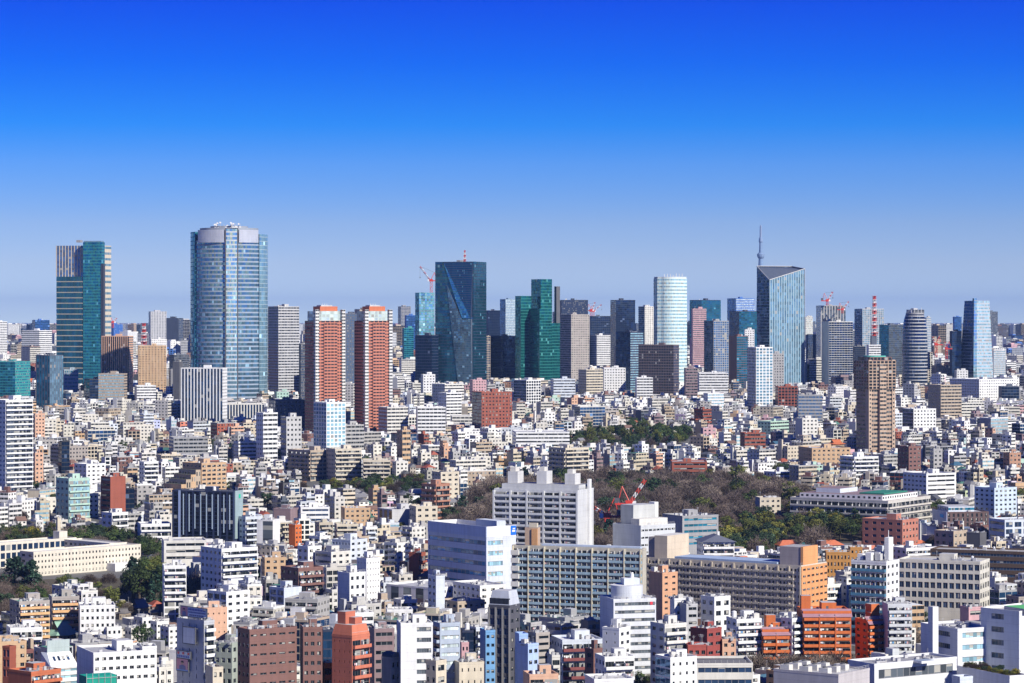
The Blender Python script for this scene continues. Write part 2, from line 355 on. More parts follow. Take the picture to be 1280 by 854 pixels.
    def railing(s, poly, z, k=1):
        a, c = Vector(poly[k]), Vector(poly[k+1]); e = (c-a); L = e.length; e /= L; n = Vector((-e.y, e.x)); p = a + e*.3 + n*.25
        key = round((L-.6)*2)/2; me = shared(('rail', key), lambda: m_rail(key)); s.add(place(me, 'railing', None, (p.x, p.y, z), math.atan2(e.y, e.x)))
    def clutter(s, n, seed=0, z=None, poly=None):
        n = int(n*(2.4 if s.d < 1350 else 1.5)) + 1; r = random.Random(seed*31 + int(s.w*10)); z = s.h + .1 if z is None else z
        for _ in range(n):
            nm, fn = ROOF_THINGS[r.choices(range(5), (7, .5, .35, 2.2, 2.6))[0]]
            me = shared(fn.__name__, fn)
            o = place(me, nm, None, (r.uniform(-.38,.38)*s.w, r.uniform(-.4,.32)*s.t, z), r.choice((0, math.pi/2)))
            sc = r.uniform(.55, 1.1); o.scale = (sc, sc, sc); s.add(o)
PARCOL = {}; BLDS = []
def balcony_mesh(L, nb, col, dp, var=-1):
    key = ('balc', round(L, 2), nb, C(col), var)
    def fn():
        b = MB(); p = paint()
        b.box(0, L, -dp, -dp+.12, -.2, 1.0, col, p); b.box(0, L, -dp+.12, 0, -.2, 0, col, p)
        b.box(0, .12, -dp+.12, 0, 0, 1.0, col, p); b.box(L-.12, L, -dp+.12, 0, 0, 1.0, col, p)
        for j in range(1, nb): b.box(j*L/nb-.05, j*L/nb+.05, -dp+.12, 0, 0, 2.3, 'lgrey', p)
        if var >= 0:                                  # drying washing on a rod and the odd outdoor unit, bay by bay
            q = random.Random(var*13 + nb)
            for j in range(nb):
                xa, xb = j*L/nb + .05, (j+1)*L/nb - .05
                if q.random() < .45:
                    b.box(xa, xb, -dp*.55-.02, -dp*.55+.02, 1.92, 1.96, 'lgrey', p); x = xa + q.uniform(.1, .5)
                    for _ in range(q.randint(1, 4)):
                        wd = q.uniform(.35, .8)
                        if x + wd > xb - .1: break
                        b.box(x, x+wd, -dp*.55-.035, -dp*.55+.035, 1.92 - q.uniform(.6, 1.0), 1.94, q.choice(('white','white','off','lblue','pink','bluew','dgrey','cream')), p); x += wd + q.uniform(.05, .3)
                if q.random() < .5: xx = q.uniform(xa + .1, max(xa + .11, xb - 1)); b.box(xx, xx+.8, -.4, 0, 0, .62, 'off', p); b.box(xx+.1, xx+.7, -.42, -.4, .06, .56, 'dgrey', p)
        return b.mesh('balcony')
    return shared(key, fn)

def bd(name, label, x0, xc, x1, yt, yb, col='white', R='P4', L='P2', nf=None, vb=None, th=None, asp=1.0, dep=None, geo=None, deck='lgrey', ph=1, clut=4, lm=None, par=None, cat=None,
       group=None, roof=True, d=None, bk='P4', vis=True, keep=False):
    if vb and not d and yb < 722 and yb - vb > 12: yb = vb + 12
    d = max(d, DY(vb + 8) if vb else 0) if d and d < 3400 else d or DY(yb); b = Bld(name, x0, xc, x1, d, th, asp, dep); b.h = ZY(yt, d); b.y0, b.y1 = yt, yb
    if roof: b.h -= .9
    nf = nf or max(1, round(b.h / 3.1))
    if b.h / nf > 4.7 and not keep: nf = round(b.h / 3.35)
    b.nf = nf; b.col = col
    geo = (yb > 640) if geo is None else geo
    vb = vb or min(yb, 860); b.vb = vb
    PARCOL['cur'] = par or col
    zv = ZY(vb, d) - 2 if vis else 0
    b.wall = b.walls('wall', b.poly(), 0, b.h, col, [L, R, bk, bk], nf, geo, zv)
    PARCOL.pop('cur')
    if roof: b.roof(b.poly(), b.h, col, deck)
    if ph: b.penthouse(.3 + .2*rnd.random(), .35, min(.4, 6/b.w), min(.35, 7/b.t), rnd.uniform(2.8, 3.8), col)
    if clut: b.clutter(clut, int(x0*7+yt))
    if roof and d < 1500 and rnd.random() < .6: b.railing(b.poly(), b.h+.9, 1)
    tag(b.root, label, cat or name.replace('_', ' '), group)
    VIS.append((x0, x1, vb, b.far, yt)); FOOT.append((b.loc[0], b.loc[1], b.w, b.t, b.th, label))
    if lm: LANDMARKS.append((lm, x0, x1, yt, vb))
    return b
# ---------------------------------------------------------------- skyline towers
OT, AT, AB, OB = 'office_tower', 'apartment_tower', 'apartment_building', 'office_building'
def far(d, vb): return max(d, DY(vb + 8)) if d < 3400 else d
def tower(name, label, x0, xc, x1, d, th, vb, yt, lm=None, cat='skyscraper', dep=None):
    d = far(d, vb); b = Bld(name, x0, xc, x1, d, th, 1.0, dep); b.h = ZY(yt, d); b.vb = vb
    tag(b.root, label, cat); VIS.append((x0, x1, vb, d, yt)); FOOT.append((b.loc[0], b.loc[1], b.w, b.t, b.th, label))
    if lm: LANDMARKS.append((lm, x0, x1, yt, vb))
    return b
def mast(name, label, x, d, yb, yt, r=1.2, bands=9, cat='antenna mast', base=None):
    """red and white lattice mast: four legs, rings and cross braces"""
    z0, z1 = ZY(yb, d), ZY(yt, d); root = tag(empty(name, (PX(x, d), d, 0 if base is None else base)), label, cat); z0 -= root.location.z; z1 -= root.location.z
    for k in range(bands):
        b = MB(); p = paint(.5); c = 'red' if k % 2 == 0 else 'white'; za, zb = z0 + (z1-z0)*k/bands, z0 + (z1-z0)*(k+1)/bands
        ra = r*(1-.5*k/bands)
        for sx in (-1,1):
            for sy in (-1,1): b.tube((sx*ra,sy*ra,za),(sx*ra,sy*ra,zb),.22,c,p,5)
        for sx in (-1,1): b.tube((-ra,sx*ra,za),(ra,sx*ra,zb),.15,c,p,4); b.tube((sx*ra,-ra,za),(sx*ra,ra,zb),.15,c,p,4)
        b.box(-ra*1.3,ra*1.3,-ra*1.3,ra*1.3,zb-.5,zb-.05,c,p); b.tube((0,0,za+.01),(0,0,zb-.51),ra*.62,c,p,8); b.build('mast_section', root)
    return root
def crane(name, label, x, yfoot, ytop, jib, d, col='red', s=1.0, z0=None, cat='crane'):
    """luffing tower crane: lattice mast, slewing cab, counter jib, lattice jib to the photo point"""
    z = ZY(yfoot, d) if z0 is None else z0; root = tag(empty(name, (PX(x, d), d, z)), label, cat); zt = ZY(ytop, d) - z
    jx, jz = PX(jib[0], d) - PX(x, d), ZY(jib[1], d) - z
    p = paint(.45); b = MB(); r = 1.0*s
    for sx in (-1,1):
        for sy in (-1,1): b.tube((sx*r,sy*r,0),(sx*r,sy*r,zt),.22*s,col,p,5)
    n = max(3, int(zt/(3*s)))
    for k in range(n):
        za, zb = zt*k/n, zt*(k+1)/n; g = 1 if k % 2 else -1
        for sx in (-1,1): b.tube((-r*g,sx*r,za),(r*g,sx*r,zb),.14*s,col,p,4); b.tube((sx*r,-r*g,za),(sx*r,r*g,zb),.14*s,col,p,4)
    b.build('mast', root)
    sg = 1 if jx > 0 else -1
    b = MB(); b.box(-1.6*s,1.6*s,-1.4*s,1.4*s,zt,zt+2.4*s,col,p); b.box(-sg*1.6*s, -sg*6.5*s, -1.2*s,1.2*s,zt+.3*s,zt+1.2*s,col,p) if sg < 0 else b.box(-6.5*s,-1.6*s,-1.2*s,1.2*s,zt+.3*s,zt+1.2*s,col,p)
    b.build('slewing_platform', root)
    b = MB(); b.box(-sg*5.5*s-1.2*s, -sg*5.5*s+1.2*s, -1.1*s,1.1*s,zt+1.2*s,zt+3.6*s,'dgrey',p); b.build('counterweight', root)
    b = MB(); b.box(sg*1.7*s-.9*s*0, sg*1.7*s+.01, -1,1,zt,zt+.01,col,p); b.box(min(sg*1.62,sg*3.4)*s, max(sg*1.62,sg*3.4)*s, -.9*s,.9*s,zt+.2*s,zt+2.1*s,'white',p); b.build('cab', root)
    b = MB(); a = Vector((-sg*3.2*s,0,zt+9*s))
    for sy in (-1,1): b.tube((0,sy*s,zt+2.3*s),a,.25*s,col,p,5); b.tube((-sg*5*s,sy*s,zt+1.2*s),a,.2*s,col,p,5)
    b.build('gantry', root)
    b = MB(); e = Vector((jx,0,jz)); o = Vector((sg*1.2*s,0,zt+1.8*s)); dr = (e-o); L = dr.length; m = max(5, int(L/(3.2*s)))
    pr = Vector((-dr.z,0,dr.x)).normalized()*.8*s; q = Vector((0,.8*s,0))
    for k in range(m):
        c = col if (k*6//m) % 2 == 0 else 'white'; A, B_ = o+dr*(k/m), o+dr*((k+1)/m)
        for ofs in (pr, q-pr*.5, -q-pr*.5): b.tube(A+ofs, B_+ofs, .2*s, c, p, 5)
        b.tube(A+pr, B_+q-pr*.5, .13*s, c, p, 4); b.tube(A+q-pr*.5, B_-q-pr*.5, .13*s, c, p, 4); b.tube(A-q-pr*.5, B_+pr, .13*s, c, p, 4)
    b.build('jib', root)
    b = MB(); b.tube(a, e, .1*s, 'dgrey', p, 4); b.tube(e, e-Vector((0,0,min(jz*.4, 14*s))), .07*s, 'dgrey', p, 4); b.box(e.x-.4*s,e.x+.4*s,-.4*s,.4*s,e.z-min(jz*.4,14*s)-1.2*s,e.z-min(jz*.4,14*s),'dgrey',p); b.build('hoist_cable', root)
    return root

# left tower: dark ribbed block, pale striped upper block, taller teal glass shaft, sandy side
d = far(3300, 480)
b = tower('skyscraper', 'tall slab tower at far west, teal glass shaft beside a dark beige-barred block', 70, 128, 139, d, 68, 480, 303, 'the teal and beige slab tower')
b.walls('wall', b.rect(70.5,103,107,d-8,68), 0, ZY(346,d), (.38,.34,.27), ['T9/deep','C3/navy'], 28, False)
b.walls('upper_block', b.rect(70,103.5,107,d+4,68), ZY(346,d), ZY(307,d), (.55,.47,.38), ['V9/blue','V3/navy','-','-'], 14, False)
b.walls('glass_shaft', b.rect(103.8,127,131,d-14,68), 0, ZY(303,d), 'teal', ['C11/teal','C3/teal','C8/teal','C3/teal'], 62, False, top='grey')
b.walls('shaft_crown', b.rect(104.5,126,130,d-13,68), ZY(303,d), ZY(301.5,d), (.15,.25,.35), ['-','-'], 1, False)
b.walls('side_block', b.rect(126.6,131,139,d+2,60), 0, ZY(307,d), (.6,.53,.42), ['C2/navy','R2/steel','-','-'], 32, False)
b.walls('core_strip', b.rect(129,129.4,131.5,d-16,60,dep=4), 0, ZY(330,d), (.05,.06,.09), ['-','-','-','-'], 1, False)
o = b.box('window_crane', -12,-4,-3,3,ZY(303,d),ZY(300,d),'grey'); o.name = 'roof_crane'
# great rounded tower
d = far(2560, 500); m_ = d/F; KF = d/2560
b = Bld('skyscraper', 238, 270, 335, d, 30); b.h = ZY(288,d); rr = 48.2*d/(F-48.5); cxp = PX(286.5, d+rr)
b.loc = (cxp, d + rr); b.root.location = (cxp, d + rr, 0); b.root.rotation_euler = (0,0,0)
def arc(r, a0, a1, n, sy=1.0): return [(r*math.cos(math.radians(a0+(a1-a0)*k/n)), sy*r*math.sin(math.radians(a0+(a1-a0)*k/n))) for k in range(n+1)]
def scaled(p, k): return [(x*k, y*k) for x, y in p]
tag(b.root, 'huge rounded silver-blue glass skyscraper with a pale vertical bay and dish-crowded roof', 'skyscraper'); VIS.append((238,335,500,d,283)); LANDMARKS.append(('the huge rounded glass tower',238,335,283,500))
FOOT.append((cxp, d+rr, rr*1.8, rr*1.8, .4, 'mori'))
body = arc(rr*.97, 180, 360, 44, .9) + arc(rr*.97, 0, 180, 20, .9)[1:-1]
mb = MB(); mb.prism(body, 0, ZY(300,d), (.3,.36,.45), facade('S','steel'), 'grey', (5.7*KF, 4.0*KF)); b.add(mb.build('wall'))
wing = arc(rr*1.0, 178, 214, 12, .9) + [(-rr*.7,-rr*.3),(-rr*.6,0)]
mb = MB(); mb.prism(wing, 0, ZY(289,d), (.05,.25,.33), facade('C','teal'), 'grey', (3.2*KF, 4.0*KF)); b.add(mb.build('glass_wing'))
wing = arc(rr*1.0, 326, 362, 12, .9) + [(rr*.6,0),(rr*.7,-rr*.3)]
mb = MB(); mb.prism(wing, 0, ZY(292,d), (.3,.4,.45), facade('C','sky'), 'grey', (3.2*KF, 4.0*KF)); b.add(mb.build('glass_wing'))
bay = arc(rr*1.0, 271, 287, 8, .93) + [(rr*.25,-rr*.7),(rr*.0,-rr*.7)]
mb = MB(); mb.prism(bay, 0, ZY(286,d), (.5,.55,.6), facade('S','sky'), 'grey', (3.5*KF, 4.0*KF)); b.add(mb.build('centre_bay'))
for a0 in (269.3, 287.4):
    mb = MB(); mb.prism(arc(rr*1.005, a0, a0+1.3, 1, .93) + [(rr*.1,-rr*.7)], 0, ZY(285,d), 'dgrey', paint(.4)); b.add(mb.build('dark_mullion'))
for a0, a1 in ((222,268),(290,324)):
    mb = MB(); pl = arc(rr*1.0, a0, a1, 14, .92) + scaled(arc(rr*.8, a1, a0, 14, .92), 1); mb.prism(pl, ZY(303,d), ZY(287,d), (.5,.53,.6), paint(.35,.2), 'lgrey'); b.add(mb.build('crown_panel'))
mb = MB(); mb.prism(scaled(body,.78), ZY(300.5,d), ZY(284,d), (.3,.34,.4), paint(.5), 'grey'); b.add(mb.build('roof_core'))
mb = MB(); mb.prism(scaled(body,.5), ZY(284,d)+.02, ZY(281.5,d), (.3,.33,.38), paint(.5), 'grey'); b.add(mb.build('roof_core_top'))
for k in range(22):
    mb = MB(); x, y = rr*rnd.uniform(-.35,.42), -rr*rnd.uniform(.3,.65); z = ZY(285,d); h = rnd.uniform(3,7); mb.tube((x,y,z),(x,y,z+h),.25,'lgrey',paint(.5),5)
    if k % 2: mb.tube((x,y-.6,z+h-.2),(x+.3,y-1.3,z+h+.3),.15,'lgrey',paint(.5),10,1.3)
    else: mb.box(x-1,x+1,y-.8,y+.8,z,z+h*.5,'white',paint(.5))
    b.add(mb.build('roof_dish' if k % 2 else 'roof_antenna'))
# twin brick towers
for (x, wd, nm, lab) in ((381,49,'a','brick-red residential tower with white corner balconies, first of the pair, nearer the rounded tower'),(443,46,'b','brick-red residential tower with white corner balconies, second of the pair, nearer the emerald tower')):
    d = far(2580, 540); b = tower('apartment_tower', lab, x, x+14, x+wd, d, 28, 540, 383, 'the %s brick tower of the pair' % ('first' if nm=='a' else 'second'), 'apartment tower'); z1, z2 = ZY(401,d), ZY(389,d); red = (.52,.19,.125)
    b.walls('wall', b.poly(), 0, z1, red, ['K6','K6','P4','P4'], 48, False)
    P_ = b.poly(); w2, t2 = b.w/2, b.t/2
    for q, (cx_, cy_, a, c) in enumerate(((-w2,-t2,3.4,3.4),(w2,-t2,3.2,3.2))):
        pl = [(cx_-1.0,cy_+c*.8),(cx_-1.0,cy_-1.0),(cx_+a*.8,cy_-1.0),(cx_+a*.8,cy_+c*.8)] if cx_ < 0 else [(cx_-a*.8,cy_+c*.8),(cx_-a*.8,cy_-1.0),(cx_+1.0,cy_-1.0),(cx_+1.0,cy_+c*.8)]
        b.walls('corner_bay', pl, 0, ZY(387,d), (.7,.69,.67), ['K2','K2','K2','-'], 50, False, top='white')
    b.walls('glass_crown', [(p[0]*.86,p[1]*.86) for p in P_], z1, z2, (.45,.55,.52), ['U6/pale','U6/pale','-','-'], 3, False)
    b.walls('centre_bay', [(-w2*.45,0),(-w2*.45,-t2-.9),(w2*.5,-t2-.9),(w2*.5,0)], 0, ZY(404,d), red, ['-','K4','-','-'], 48, False)
    b.walls('roof_block', [(p[0]*.62+1,p[1]*.62) for p in P_], z2, ZY(383,d), (.55,.16,.07), ['-','-','-','-'], 1, False)
    b.walls('helipad_deck', [(p[0]*.4,p[1]*.4) for p in P_], ZY(383,d), ZY(381.4,d), 'lgrey', ['-']*4, 1, False)
    for k in range(3):
        mb = MB(); mb.tube((-3+2.5*k,-1,ZY(381.4,d)),(-3+2.5*k,-1,ZY(379.5,d)),.25,'white',paint(.5),5); b.add(mb.build('antenna'))
# grey residential tower left of them, and slate one between
b = bd(AT,'grey residential tower with white balcony grid between the rounded glass tower and brick pair',335,348,374,383,0,'lgrey',R='B6',L='B4/navy',d=2900,nf=46,vb=490,th=30,deck='grey',clut=6,lm='the grey balcony tower')
b = bd(AT,'slate-blue slab tower standing between the two brick towers',428,430,446,392,0,'slate',R='P5/blue',L='-',d=3100,nf=44,vb=480,th=15)
bd(OB,'dark flat office block behind the two brick towers',374,376,384,430,0,'dgrey',R='R3/navy',L='-',d=3200,vb=500)
# dark blue-green tower with the diagonal facet
d = far(2900, 478); b = tower('skyscraper', 'dark blue-green glass tower with a slanting triangular facet and red mast on top', 544, 592, 608, d, 66, 478, 326, 'the dark faceted glass tower')
pl = b.rect(544,592,608,d,66); b.walls('wall', pl, 0, ZY(327,d), 'navy', ['C16/deep','C8/deep','C8/navy','C8/navy'], 54, False, top='dgrey')
A, B_ = Vector(pl[0]), Vector(pl[1]); e = (B_-A).normalized(); nn = Vector((e.y,-e.x)); W_ = (B_-A).length
def facet(name, pts, glass, dz, col='navy', st='C'):
    mb = MB(); q = [((A + e*(u*W_) + nn*o).x, (A + e*(u*W_) + nn*o).y, ZY(y,d)) for u, y, o in pts]
    mb.face(q, col, facade(st, glass), [(u*18, (480-y)/154*54) for u, y, o in pts]); i0 = [((A+e*(u*W_)-nn*.5).x,(A+e*(u*W_)-nn*.5).y,ZY(y,d)) for u,y,o in pts]
    for k in range(len(q)): mb.face([q[k], i0[k], i0[(k+1) % len(q)], q[(k+1) % len(q)]], col, paint())
    b.add(mb.build(name))
facet('upper_facet', [(.22,327.5,.3),(.96,398,4.5),(.98,327.5,1.2)], 'deep', 0, 'navy', 'S')
facet('bright_facet', [(.22,328,.4),(.72,398,3.0),(.965,398,4.2)], 'azure', 0, 'blue', 'C')
facet('lower_facet', [(.3,356,.4),(.6,478,1.2),(.965,478,1.5),(.965,399,4.2),(.715,399,2.9)], 'steel', 0, 'slate', 'C')
for k in range(3): b.box('roof_unit', -8+5*k,-5+5*k,-3,3,ZY(327,d),ZY(327,d)+2.5,'grey')
mast('antenna_mast','short red and white lattice mast on the dark faceted tower',581,d+8,327,313,1.6,5,base=ZY(327,d))
bd(OT,'dark navy block hugging the foot of the faceted tower',519,540,548,419,0,'navy',R='C4/navy',L='C8/navy',d=2850,nf=30,vb=478,th=60)
bd(OT,'dark blue tower edged with a pale concrete frame beside the faceted tower',600,601,613,420,0,'beige',R='G2/navy',L='-',d=2700,nf=13,vb=474,th=12,dep=25,ph=0)
bd(OT,'dark blue-black glass block between the faceted and the green towers',612,628,646,420,0,'navy',R='C9/navy',L='C5/navy',d=2720,nf=30,vb=474,lm='the blue-black glass block')
bd(OT,'slim teal glass tower under a red and white crane',519,524,543,366,0,'teal',R='C8/sky',L='C3/teal',d=4300,nf=44,vb=420,th=25,ph=0,clut=2)
crane('tower_crane','red and white luffing crane on the slim teal glass tower',539,366,352,(525,333),4290,s=1.6,z0=ZY(366,4290))
# stepped green tower
d = far(3300, 475); b = tower('skyscraper','emerald green glass tower stepped into several square shafts',644,664,703,d,30,475,349,'the emerald stepped tower')
for nm, (x0,xc,x1), yt, dd in (('wall',(664,676,690),349,d),('side_shaft',(644,651,664),370,d-4),('front_shaft',(660,674.5,690),386,d-22),('low_shaft',(686,689,703.5),404,d-12)):
    b.walls(nm, b.rect(x0,xc,x1,dd,30), 0, ZY(yt,dd), (.02,.2,.18), ['C6/green','C8/green','C5/green','C5/green'], round(ZY(yt,dd)/4.2), False, top='mid')
b.walls('service_slab', b.rect(694,695.5,700,d+6,30,dep=6), 0, ZY(358,d), 'dgrey', ['-','-','-','-'], 1, False)
# centre background
for a in ((OT,'navy slab behind the emerald tower, flat topped',700,702,735,375,'navy','R8/navy','-',4600,440),(OT,'beige-grey windowless-sided hotel tower right behind the emerald tower',700,714,737,393,'warmgrey','P3','R1!',3700,448),
          (OT,'dark flat-roofed slab past the beige-grey hotel tower',736,738,763,395,'slate','C8/navy','-',4900,425),(OT,'tall dark navy tower with stepped shoulders, right of two distant cranes',763,770,794,375,'navy','C7/navy','C3/navy',4300,430),
          (OT,'half-white half-dark tower tucked behind the pale curved tower',798,806,817,383,'off','P4','C3/navy',4200,420),(AT,'white residential tower with dark left side and deep balconies near the brown office block',737,746,763,419,'white','B4','B3/navy',3300,458),
          (OT,'dark glass office tower with white stripes on its front',770,788,804,415,'navy','R4/sky','C6/navy',3500,455),(OT,'teal-topped dark tower immediately right of the pale curved tower',862,877,901,375,'navy','C7/teal','C5/teal',4700,402),
          (OT,'pinkish grey tower beside the pale curved tower',864,866,883,386,'pink','R4/grey','-',4100,421),(OT,'grey-blue tower with square window grid right of the pinkish one',880,892,911,401,'grey','G7/blue','C3/navy',3700,445),
          (OT,'tall blue tower with a bright white glazed top beside the slant-roofed tower',909,920,943,373,'blue','R4/pale','C4/blue',5000,400),(OT,'dark teal tower under the white-topped blue one',912,924,946,389,'navy','C6/teal','C4/navy',4500,410),
          (OT,'small navy glass tower with brown corner next to a blank white slab',911,921,935,420,'brown','C4/teal','-',3600,455),(OT,'blank white slab tower before the slant-roofed tower',930,931,943,412,'white','P1','-',3700,436),
          (OT,'pale grey-blue distant tower left of the faceted tower\'s right neighbour',625,632,645,374,(.2,.3,.42),'R4/pale','C3/blue',5200,420),(OT,'navy low tower behind the blue-black block',608,610,626,388,'navy','C4/navy','-',5300,420),
          (OT,'navy distant tower at the left of the dark faceted tower',506,508,520,394,'blue','C3/blue','-',5000,430),(OT,'bright teal box building below the slim crane tower',503,505,517,410,'teal','C4/teal','-',4200,434)):
    nm, lab, x0, xc, x1, yt, col, R, L, dd, vb = a
    bd(nm, lab, x0, xc, x1, yt, 0, col, R, L.replace('R1!','R1'), d=dd, vb=vb, ph=1, clut=3)
crane('tower_crane','farther of two tiny pale red cranes on the dark slab behind the hotel tower',739,395,389,(744,378),4880,s=1.4); crane('tower_crane','smaller tiny pale red crane with flat jib on the dark slab',742,395,390,(752,381),4895,s=1.2)
# pale curved tower
d = 3620; b = tower('skyscraper','pale mint-white tower with a broad curved front banded floor by floor',817,824,861,d,22,455,346,'the pale curved tower')
w2, t2 = b.w/2, b.t/2; pl = [(-w2,t2),(-w2,-t2*.3)] + [(-w2*.8+1.75*w2*k/12, -t2*.62-math.sin(math.pi*(k/12)**.8)*8) for k in range(13)] + [(w2,-t2*.3),(w2,t2)]
mb = MB(); mb.prism(pl, 0, ZY(348,d), (.62,.74,.7), facade('R','sky'), 'grey', (4, 4.6)); b.add(mb.build('wall'))
mb = MB(); mb.prism([(-w2-.4,t2*.9),(-w2-.4,-t2*.2),(-w2+2,-t2*.2),(-w2+2,t2*.9)], 0, ZY(349,d), (.4,.5,.5), facade('G','steel'), 'grey', (3,4.6)); b.add(mb.build('side_bay'))
mb = MB(); mb.prism([(x*.97,y*.97) for x,y in pl], ZY(348,d)-.01, ZY(346,d), (.6,.66,.66), paint(), 'lgrey'); b.add(mb.build('roof_rim'))
for k in range(7): mb = MB(); x = -w2*.5+k*w2*.2; mb.tube((x,-2,ZY(346,d)),(x,-2,ZY(346,d)+rnd.uniform(2,5)),.4,'white',paint(.5),6); b.add(mb.build('roof_antenna'))
# brown gridded block
bd(OB,'broad brown office block with an even grid of small square windows',798,842,850,431,0,(.16,.12,.12),R='G3/navy',L='G21!.25,.75,.25,.8',d=2700,nf=20,vb=492,th=68,deck='grey',lm='the brown gridded office block')
# slant-roofed tower
d = far(3100, 480); b = tower('skyscraper','grey-blue glass tower whose roof slants to a sharp raised corner',946,962,1006,d,32,480,334,'the slant-roofed glass tower')
w2, t2 = b.w/2, b.t/2; zl, zc, zr = ZY(334,d), ZY(350,d), ZY(336,d+20); mb = MB(); P4 = b.poly(); Z = [zl+2, zc, zr, zr+4]
for i, (nb, gl) in enumerate(((9,'navy'),(15,'steel'),(9,'navy'),(15,'navy'))):
    a, c = P4[i], P4[(i+1)%4]; za, zb = Z[i], Z[(i+1)%4]
    mb.face([(*a,0),(*c,0),(*c,zb),(*a,za)], (.3,.42,.5), facade('V' if i == 1 else 'C', gl), [(0,0),(nb,0),(nb,zb/4.2),(0,za/4.2)])
b.add(mb.build('wall'))
mb = MB(); mb.face([(x*.97,y*.97,z-1.6) for (x,y),z in zip(P4,Z)], 'slate', paint(.4)); b.add(mb.build('roof'))
for i in range(4):
    mb = MB(); a, c = P4[i], P4[(i+1)%4]; mb.tube((*a,Z[i]),(*c,Z[(i+1)%4]),.55,'lgrey',paint(.4,.3),6); b.add(mb.build('roof_edge'))
mb = MB(); mb.tube((w2,-t2,0),(w2,-t2,Z[2]),.6,'lgrey',paint(.4,.3),6); b.add(mb.build('corner_trim'))
# very tall broadcasting tower far behind
d = 11500; root = tag(empty('broadcasting_tower',(PX(951,d),d,0)),'extremely tall thin lattice broadcasting tower rising behind the slant-roofed tower','broadcasting tower'); LANDMARKS.append(('the thin broadcasting tower',948,954,282,335))
VIS.append((946,956,335,d,282))
def ring(parent, name, prof, col, n=14):
    b = MB()
    for (r0,z0),(r1,z1) in zip(prof, prof[1:]):
        for k in range(n):
            a0, a1 = 6.2832*k/n, 6.2832*(k+1)/n
            b.face([(r0*math.cos(a0),r0*math.sin(a0),z0),(r0*math.cos(a1),r0*math.sin(a1),z0),(r1*math.cos(a1),r1*math.sin(a1),z1),(r1*math.cos(a0),r1*math.sin(a0),z1)], col, paint(.5))
    return b.build(name, parent)
zz = lambda y: ZY(y, d)
ring(root,'shaft',[(26,0),(14,zz(345)),(8.5,zz(322))],(.2,.3,.46)); ring(root,'observation_deck',[(9,zz(324)),(15,zz(321)),(16,zz(318)),(10,zz(316))],(.22,.31,.46)); ring(root,'upper_shaft',[(8,zz(316)),(6,zz(303))],(.2,.3,.46))
ring(root,'upper_deck',[(6,zz(304)),(9,zz(302)),(7.5,zz(298)),(5,zz(297))],(.22,.31,.46)); ring(root,'antenna',[(5,zz(297)),(4.2,zz(283)),(.5,zz(281))],(.25,.33,.48))
# right background
for a in ((OT,'beige ribbed tower still under construction with two cranes on top',1020,1026,1057,382,'mid','V9/grey','C3/navy',4700,403),(OT,'black glass office tower framed by two pale concrete piers',1027,1036,1066,402,'off','C8/navy','-',3700,436),
          (OT,'blue glass block with scattered white reflections beside the pier-framed tower',1007,1016,1048,418,'navy','C8/blue','C3/navy',3300,455),(OT,'white grid-fronted tower with a dark blue flank behind the striped mast',1068,1078,1105,386,'lgrey','G12/steel','C4/blue',4300,428),
          (OT,'pale sunlit glass tower just right of the slant-roofed one',1005,1007,1016,396,'off','R3/pale','-',4800,420),(OT,'grey office slab right of the striped mast',1099,1111,1129,406,'slate','C6/grey','C4/teal',3900,428),
          (OT,'tan slab tower with dark flank left of the rounded dark tower',1114,1120,1128,426,'tan','P2','R2/navy',3300,456),(OT,'grey slim tower right behind the rounded dark tower',1155,1158,1164,397,'lgrey','R2/steel','-',4800,440),
          (OT,'navy slim tower left of the tapering glass tower',1187,1190,1202,414,'navy','C4/navy','-',3900,435),(OT,'solitary deep blue tower on the horizon behind the tapering tower',1191,1193,1202,396,'blue','C3/blue','-',6500,415),
          (OT,'maroon dark slab in front of the tapering tower',1189,1193,1201,436,'dbrown','C3/navy','-',3000,470),(OB,'white office with banded windows at the foot of the tapering tower',1241,1242,1257,438,'white','R4/sky','-',2800,470),
          (OT,'dark green-grey glazed block left of the brown hourglass tower',1062,1068,1082,433,'dgrey','C6/navy','C3/navy',3000,470),(OT,'blue tower far left behind the teal slab tower',40,44,62,400,'blue','C5/blue','C3/blue',5200,425),
          (OT,'grey block with white right half in front of the far-left blue tower',27,49,65,413,'white','R3','R4/grey',4300,432),(OT,'dark and white striped tower cut by the photo edge, leftmost of the skyline',-8,-2,9,402,'white','B2','-',3300,450),
          (AT,'tan hotel block full of small windows between striped office and rounded tower',172,173,208,432,'tan','P9','-',2750,487),(OT,'beige ribbed office tower with bronze fins and a red rooftop sign',127,161,172,420,'peach','R2/grey','V13!.3,1,0,1',2800,490)):
    nm, lab, x0, xc, x1, yt, col, R, L, dd, vb = a
    bd(nm, lab, x0, xc, x1, yt, 0, col, R, L.split('!')[0], d=dd, vb=vb, clut=3, th=72 if xc-x0 > 25 else None, lm={'AT':'the tan hotel block'}.get(nm, None) or ('the beige ribbed office' if x0 == 127 else None))
b = bpy.data.objects
crane('tower_crane','pale red crane with raised jib on the beige ribbed tower',1034,382,377,(1041,365),4690,s=1.6); crane('tower_crane','second pale red crane on the beige ribbed tower, at its edge',1053,392,388,(1061,377),4680,s=1.4)
crane('tower_crane','pale crane standing out on the horizon behind the teal slab tower',141,410,404,(146,398),6000,s=1.8); crane('tower_crane','red site crane among low blocks right of the rounded dark tower',1170,447,432,(1166,421),3400,s=1.3); crane('tower_crane','second red site crane, close to the maroon slab',1183,449,437,(1182,428),3600,s=1.2)
